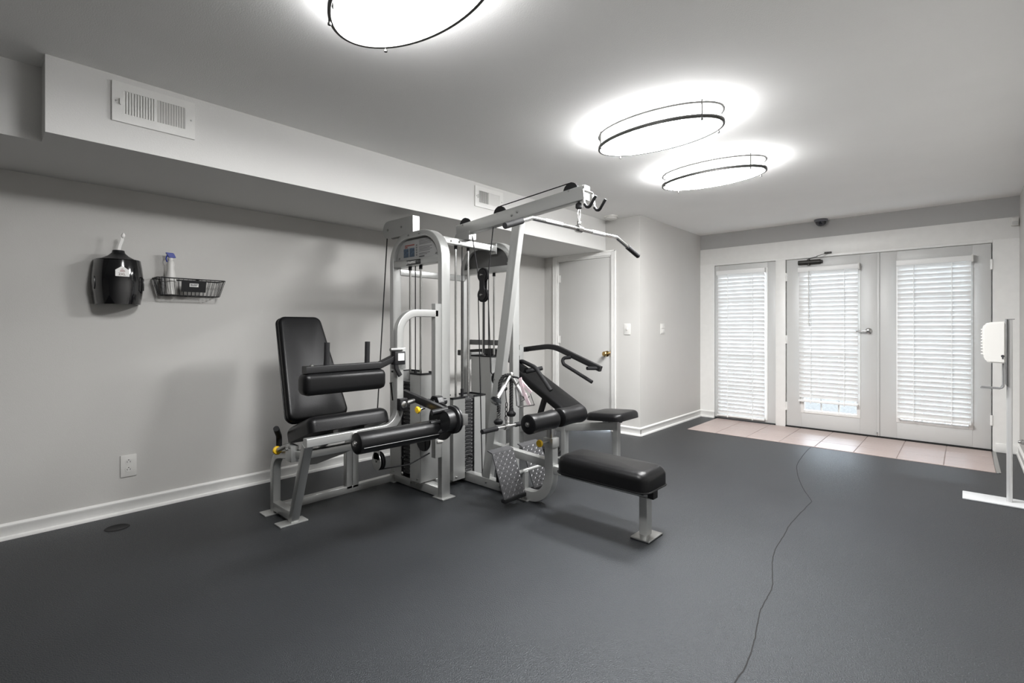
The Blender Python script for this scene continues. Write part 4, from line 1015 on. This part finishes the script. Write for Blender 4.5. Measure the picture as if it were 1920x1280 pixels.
# lever and roller
bm = new(); bar(bm, [(-2.776, 1.950, .752), (-2.330, 1.950, .676)], .046, .034, (0, 1, 0), .004); lv = tag(obj('lever_arm', bm, BLACK, G), 'black lever arm of the leg station')
B('pivot_housing', BLACK, lv, (-2.672, -2.632, 1.822, 1.882, .662, .740), bev=.006)
bm = new(); cyl(bm, (-2.655, 1.876, .703), (-2.640, 1.945, .718), .016, 16); lathe(bm, (-2.634, 1.85, .70), (1, 0, 0), [(.022, 0), (.022, .006), (.014, .010), (0, .010)], 16); obj('pivot_shaft', bm, STEEL, lv)
bm = new(); lathe(bm, (-2.245, 1.905, .645), (0, 1, 0), [(.060, -.05), (.064, 0), (.082, .004), (.084, .010), (.082, .017), (.074, .020), (.084, .022), (.084, .030), (.078, .034), (0, .034)], 36); obj('cam_disc', bm, BLACK, lv)
bm = new(); lathe(bm, (-2.435, 1.985, .600), (0, 1, 0), [(.115, 0), (.118, .006), (.115, .012), (0, .012)], 36); obj('cam_plate', bm, BLACK, lv)
for x_, z_ in ((-2.285, .705), (-2.30, .640), (-2.285, .585)):
    bm = new(); cyl(bm, (x_, 1.80, z_ - .01), (x_ + .02, 1.90, z_), .016, 14); obj('spindle', bm, BLACK, lv)
B('counter_block', FRAMED, lv, (-2.272, -2.205, 1.942, 2.012, .606, .672), bev=.003)
bm = new(); cyl(bm, (-2.525, 1.930, .682), (-2.525, 1.880, .674), .008, 12); s_ = obj('pin_stem', bm, STEEL, lv)
bm = new(); lathe(bm, (-2.525, 1.898, .677), (0, -1, -.1), [(.008, 0), (.012, .006), (.019, .012), (.023, .020), (.020, .028), (0, .031)], 20); tag(obj('pin_knob', bm, YELLOW, s_), 'yellow pull knob')
ro = roller(G, (-2.320, 1.335, .590), (-2.320, 1.852, .586), .057, 0, 'long black leg roller of the leg station')
bm = new(); tube(bm, [(-2.2670, 1.35, .572), (-2.2670, 1.84, .568)], .0022, 6); obj('seam_piping', bm, mat('grey_piping', (.30, .30, .30), .5), ro)
bm = new(); bar(bm, fillet([(-2.62, 2.06, .685), (-2.58, 2.06, .735), (-2.535, 2.06, .735), (-2.515, 2.06, .700), (-2.515, 2.06, .640)], [0, .02, .02, .02, 0]), .016, .05, (0, 1, 0), .003); cyl(bm, (-2.56, 2.02, .70), (-2.56, 2.13, .70), .022, 18); cyl(bm, (-2.64, 2.05, .705), (-2.56, 2.05, .705), .012, 12); obj('stop_bracket', bm, BLACK, G)
# low pulley, cables, top pulley housing
pl_ = pulley(G, -2.930, 1.860, .288, .062, .022)
bm = new(); prism(bm, [V((-2.930 + .052 * math.cos(a), 1.836, .288 + .060 * math.sin(a))) for a in [2 * PI * k / 24 for k in range(24)]], (0, .005, 0)); prism(bm, [V((-2.965, 1.836, .30)), V((-2.895, 1.836, .30)), V((-2.895, 1.836, .43)), V((-2.965, 1.836, .43))], (0, .005, 0)); obj('cheek_plate', bm, FRAME, pl_)
hz = [V((-3.345 + .067 * math.cos(a), 2.200, 1.9585 + .067 * math.sin(a))) for a in [PI / 2 + PI * k / 12 for k in range(13)]] + [V((-3.02, 2.200, 1.8915)), V((-3.02, 2.200, 2.0255))]
bm = new(); prism(bm, hz, (0, .005, 0)); prism(bm, [p + V((0, .055, 0)) for p in hz], (0, .005, 0)); box(bm, -3.024, -3.018, 2.200, 2.260, 1.8915, 2.0255); hs = obj('top_pulley_housing', bm, FRAME, G)
for x_ in (-3.345, -3.165): bolt(hs, (x_, 2.200, 1.958), (0, -1, 0), .008)
pulley(hs, -3.345, 2.231, 1.958, .052)
bm = new(); tube(bm, [(-3.396, 2.231, 1.955), (-2.985, 1.860, .31)], .0045, 8); tube(bm, [(-2.93, 1.86, .228), (-2.80, 2.01, .255), (-2.74, 2.14, .32)], .0045, 8); obj('leg_cable', bm, RUBBER, G)
bm = new(); lathe(bm, (-2.80, 2.125, .40), (0, 1, 0), [(.075, 0), (.075, .012), (0, .012)], 30); box(bm, -2.83, -2.77, 2.12, 2.142, .33, .5); obj('guide_plate', bm, BLACK, G)
# clear cup holder on the front tower shroud
bm = new(); lathe(bm, (-3.085, 2.105, .655), (0, 0, 1), [(0, .003), (.036, .003), (.051, .125), (.054, .128), (.054, .131), (.049, .131), (.033, .006), (0, .006)], 28); tag(obj('cup_holder', bm, CUPM, G), 'clear acrylic cup holder')

# ---- chest press station
CY = 3.67
bm = new(); bar(bm, [(-3.25, CY, .194), (-2.17, CY, .362)], .066, .050, (0, 1, 0), .004); obj('press_bench_rail', bm, FRAME, G)
for x_, zt_ in ((-2.168, .405), (-2.710, .285)):
    bm = new(); bar(bm, [(x_, CY + .002, .006), (x_, CY + .002, zt_)], .044, .058, (0, 1, 0), .004); o_ = obj('press_bench_leg', bm, FRAME, G)
    B('foot_plate', FRAME, o_, (x_ - .04, x_ + .04, CY - .085, CY + .085, 0, .009), bev=.002)
B('press_rear_post', FRAME, G, (-3.29, -3.235, CY - .028, CY + .028, 0, 1.02), bev=.004)
bm = new(); bar(bm, [(-3.262, YB + .03, .036), (-3.262, CY, .036)], .05, .06, (0, 0, 1)); obj('base_link', bm, FRAME, G)
bm = new(); bar(bm, [(-3.262, YB + .03, .94), (-3.262, CY, .94)], .05, .06, (0, 0, 1)); obj('press_link', bm, FRAME, G)
bm = new(); cyl(bm, (-2.62, CY, .402), (-2.125, CY, .412), .014, 14); cyl(bm, (-2.135, CY, .412), (-2.120, CY, .412), .019, 14); obj('seat_slide', bm, BLACK, G)
for x_ in (-2.44, -2.26): B('seat_clamp', FRAME, G, (x_ - .03, x_ + .03, CY - .03, CY + .03, .382, .425), bev=.003)
M = Matrix.Translation((-2.225, CY + .03, .414)) @ Matrix.Rotation(math.radians(-4), 4, 'Y')
bm = new(); pad(bm, M, rp(.350, .36, .07), .062, .034, crown=.006); tag(obj('seat_cushion', bm, VINYL, G), 'black seat of the chest press station')
h_ = V((-.88, 0, .476)).normalized(); n_ = V((0, 1, 0)).cross(h_); ctr_ = V((-2.905, CY + .02, .626)) - n_ * .06
M = Matrix(((0, h_.x, n_.x, ctr_.x), (1, 0, 0, ctr_.y), (0, h_.z, n_.z, ctr_.z), (0, 0, 0, 1)))
bm = new(); pad(bm, M, trap(.155, .150, .72, .04), .06, .022, crown=.004); tag(obj('backrest', bm, VINYL, G), 'inclined black backrest of the chest press station')
bm = new(); bar(bm, [ctr_ + h_ * -.33 - n_ * .02, ctr_ + h_ * .30 - n_ * .02], .05, .035, (0, 1, 0)); bar(bm, [ctr_ - n_ * .03, (-3.05, CY, .23)], .045, .04, (0, 1, 0)); obj('backrest_support', bm, BLACK, G)
# press arms
bm = new(); bar(bm, [(-3.52, 3.10, .955), (-3.52, 4.08, .955)], .05, .05, (0, 0, 1), .004); bar(bm, [(-3.52, CY, .955), (-3.26, CY, .99)], .05, .05, (0, 1, 0), .004); obj('press_yoke', bm, BLACK, G)
bm = new(); bar(bm, fillet([(-3.53, 4.05, .955), (-3.14, 4.05, 1.003), (-2.565, 4.05, .795)], [0, .45, 0], 12), .052, .045, (0, 1, 0), .004); fa = tag(obj('press_arm', bm, BLACK, G), 'black press arm farther from the camera')
bm = new(); tube(bm, fillet([(-2.90, 4.03, .895), (-2.985, 3.99, .885), (-2.955, 3.985, .825), (-2.630, 4.00, .670)], [0, .03, .03, 0]), .0175, 14); obj('press_grip', bm, GRIP, fa)
bm = new(); cyl(bm, (-2.60, 4.04, .800), (-2.64, 3.93, .806), .0175, 14); obj('inner_grip', bm, GRIP, fa)
bm = new(); bar(bm, fillet([(-3.53, 3.15, .955), (-3.05, 3.15, .985), (-2.735, 3.15, .830)], [0, .4, 0], 12), .052, .045, (0, 1, 0), .004); na = tag(obj('press_arm', bm, BLACK, G), 'black press arm nearer the camera')
bm = new(); tube(bm, fillet([(-2.86, 3.16, .888), (-2.78, 3.16, .905), (-2.63, 3.155, .86), (-2.464, 3.15, .683)], [0, .04, .12, 0]), .0175, 14); obj('press_grip', bm, GRIP, na)
bm = new(); cyl(bm, (-2.735, 3.155, .818), (-2.655, 3.275, .846), .0175, 14); obj('inner_grip', bm, GRIP, na)
bm = new(); bar(bm, [(-3.30, YB + .06, 1.062), (-2.72, YB + .06, 1.062)], .045, .04, (0, 1, 0)); obj('rear_cross_bar', bm, FRAMED, G)
bm = new(); lathe(bm, (-2.93, 3.70, 0), (0, 0, 1), [(.12, 0), (.12, .02), (.105, .024), (.105, .04), (.115, .044), (.115, .06), (.04, .066), (0, .066)], 36); obj('floor_pulley_cover', bm, RUBBER, G)
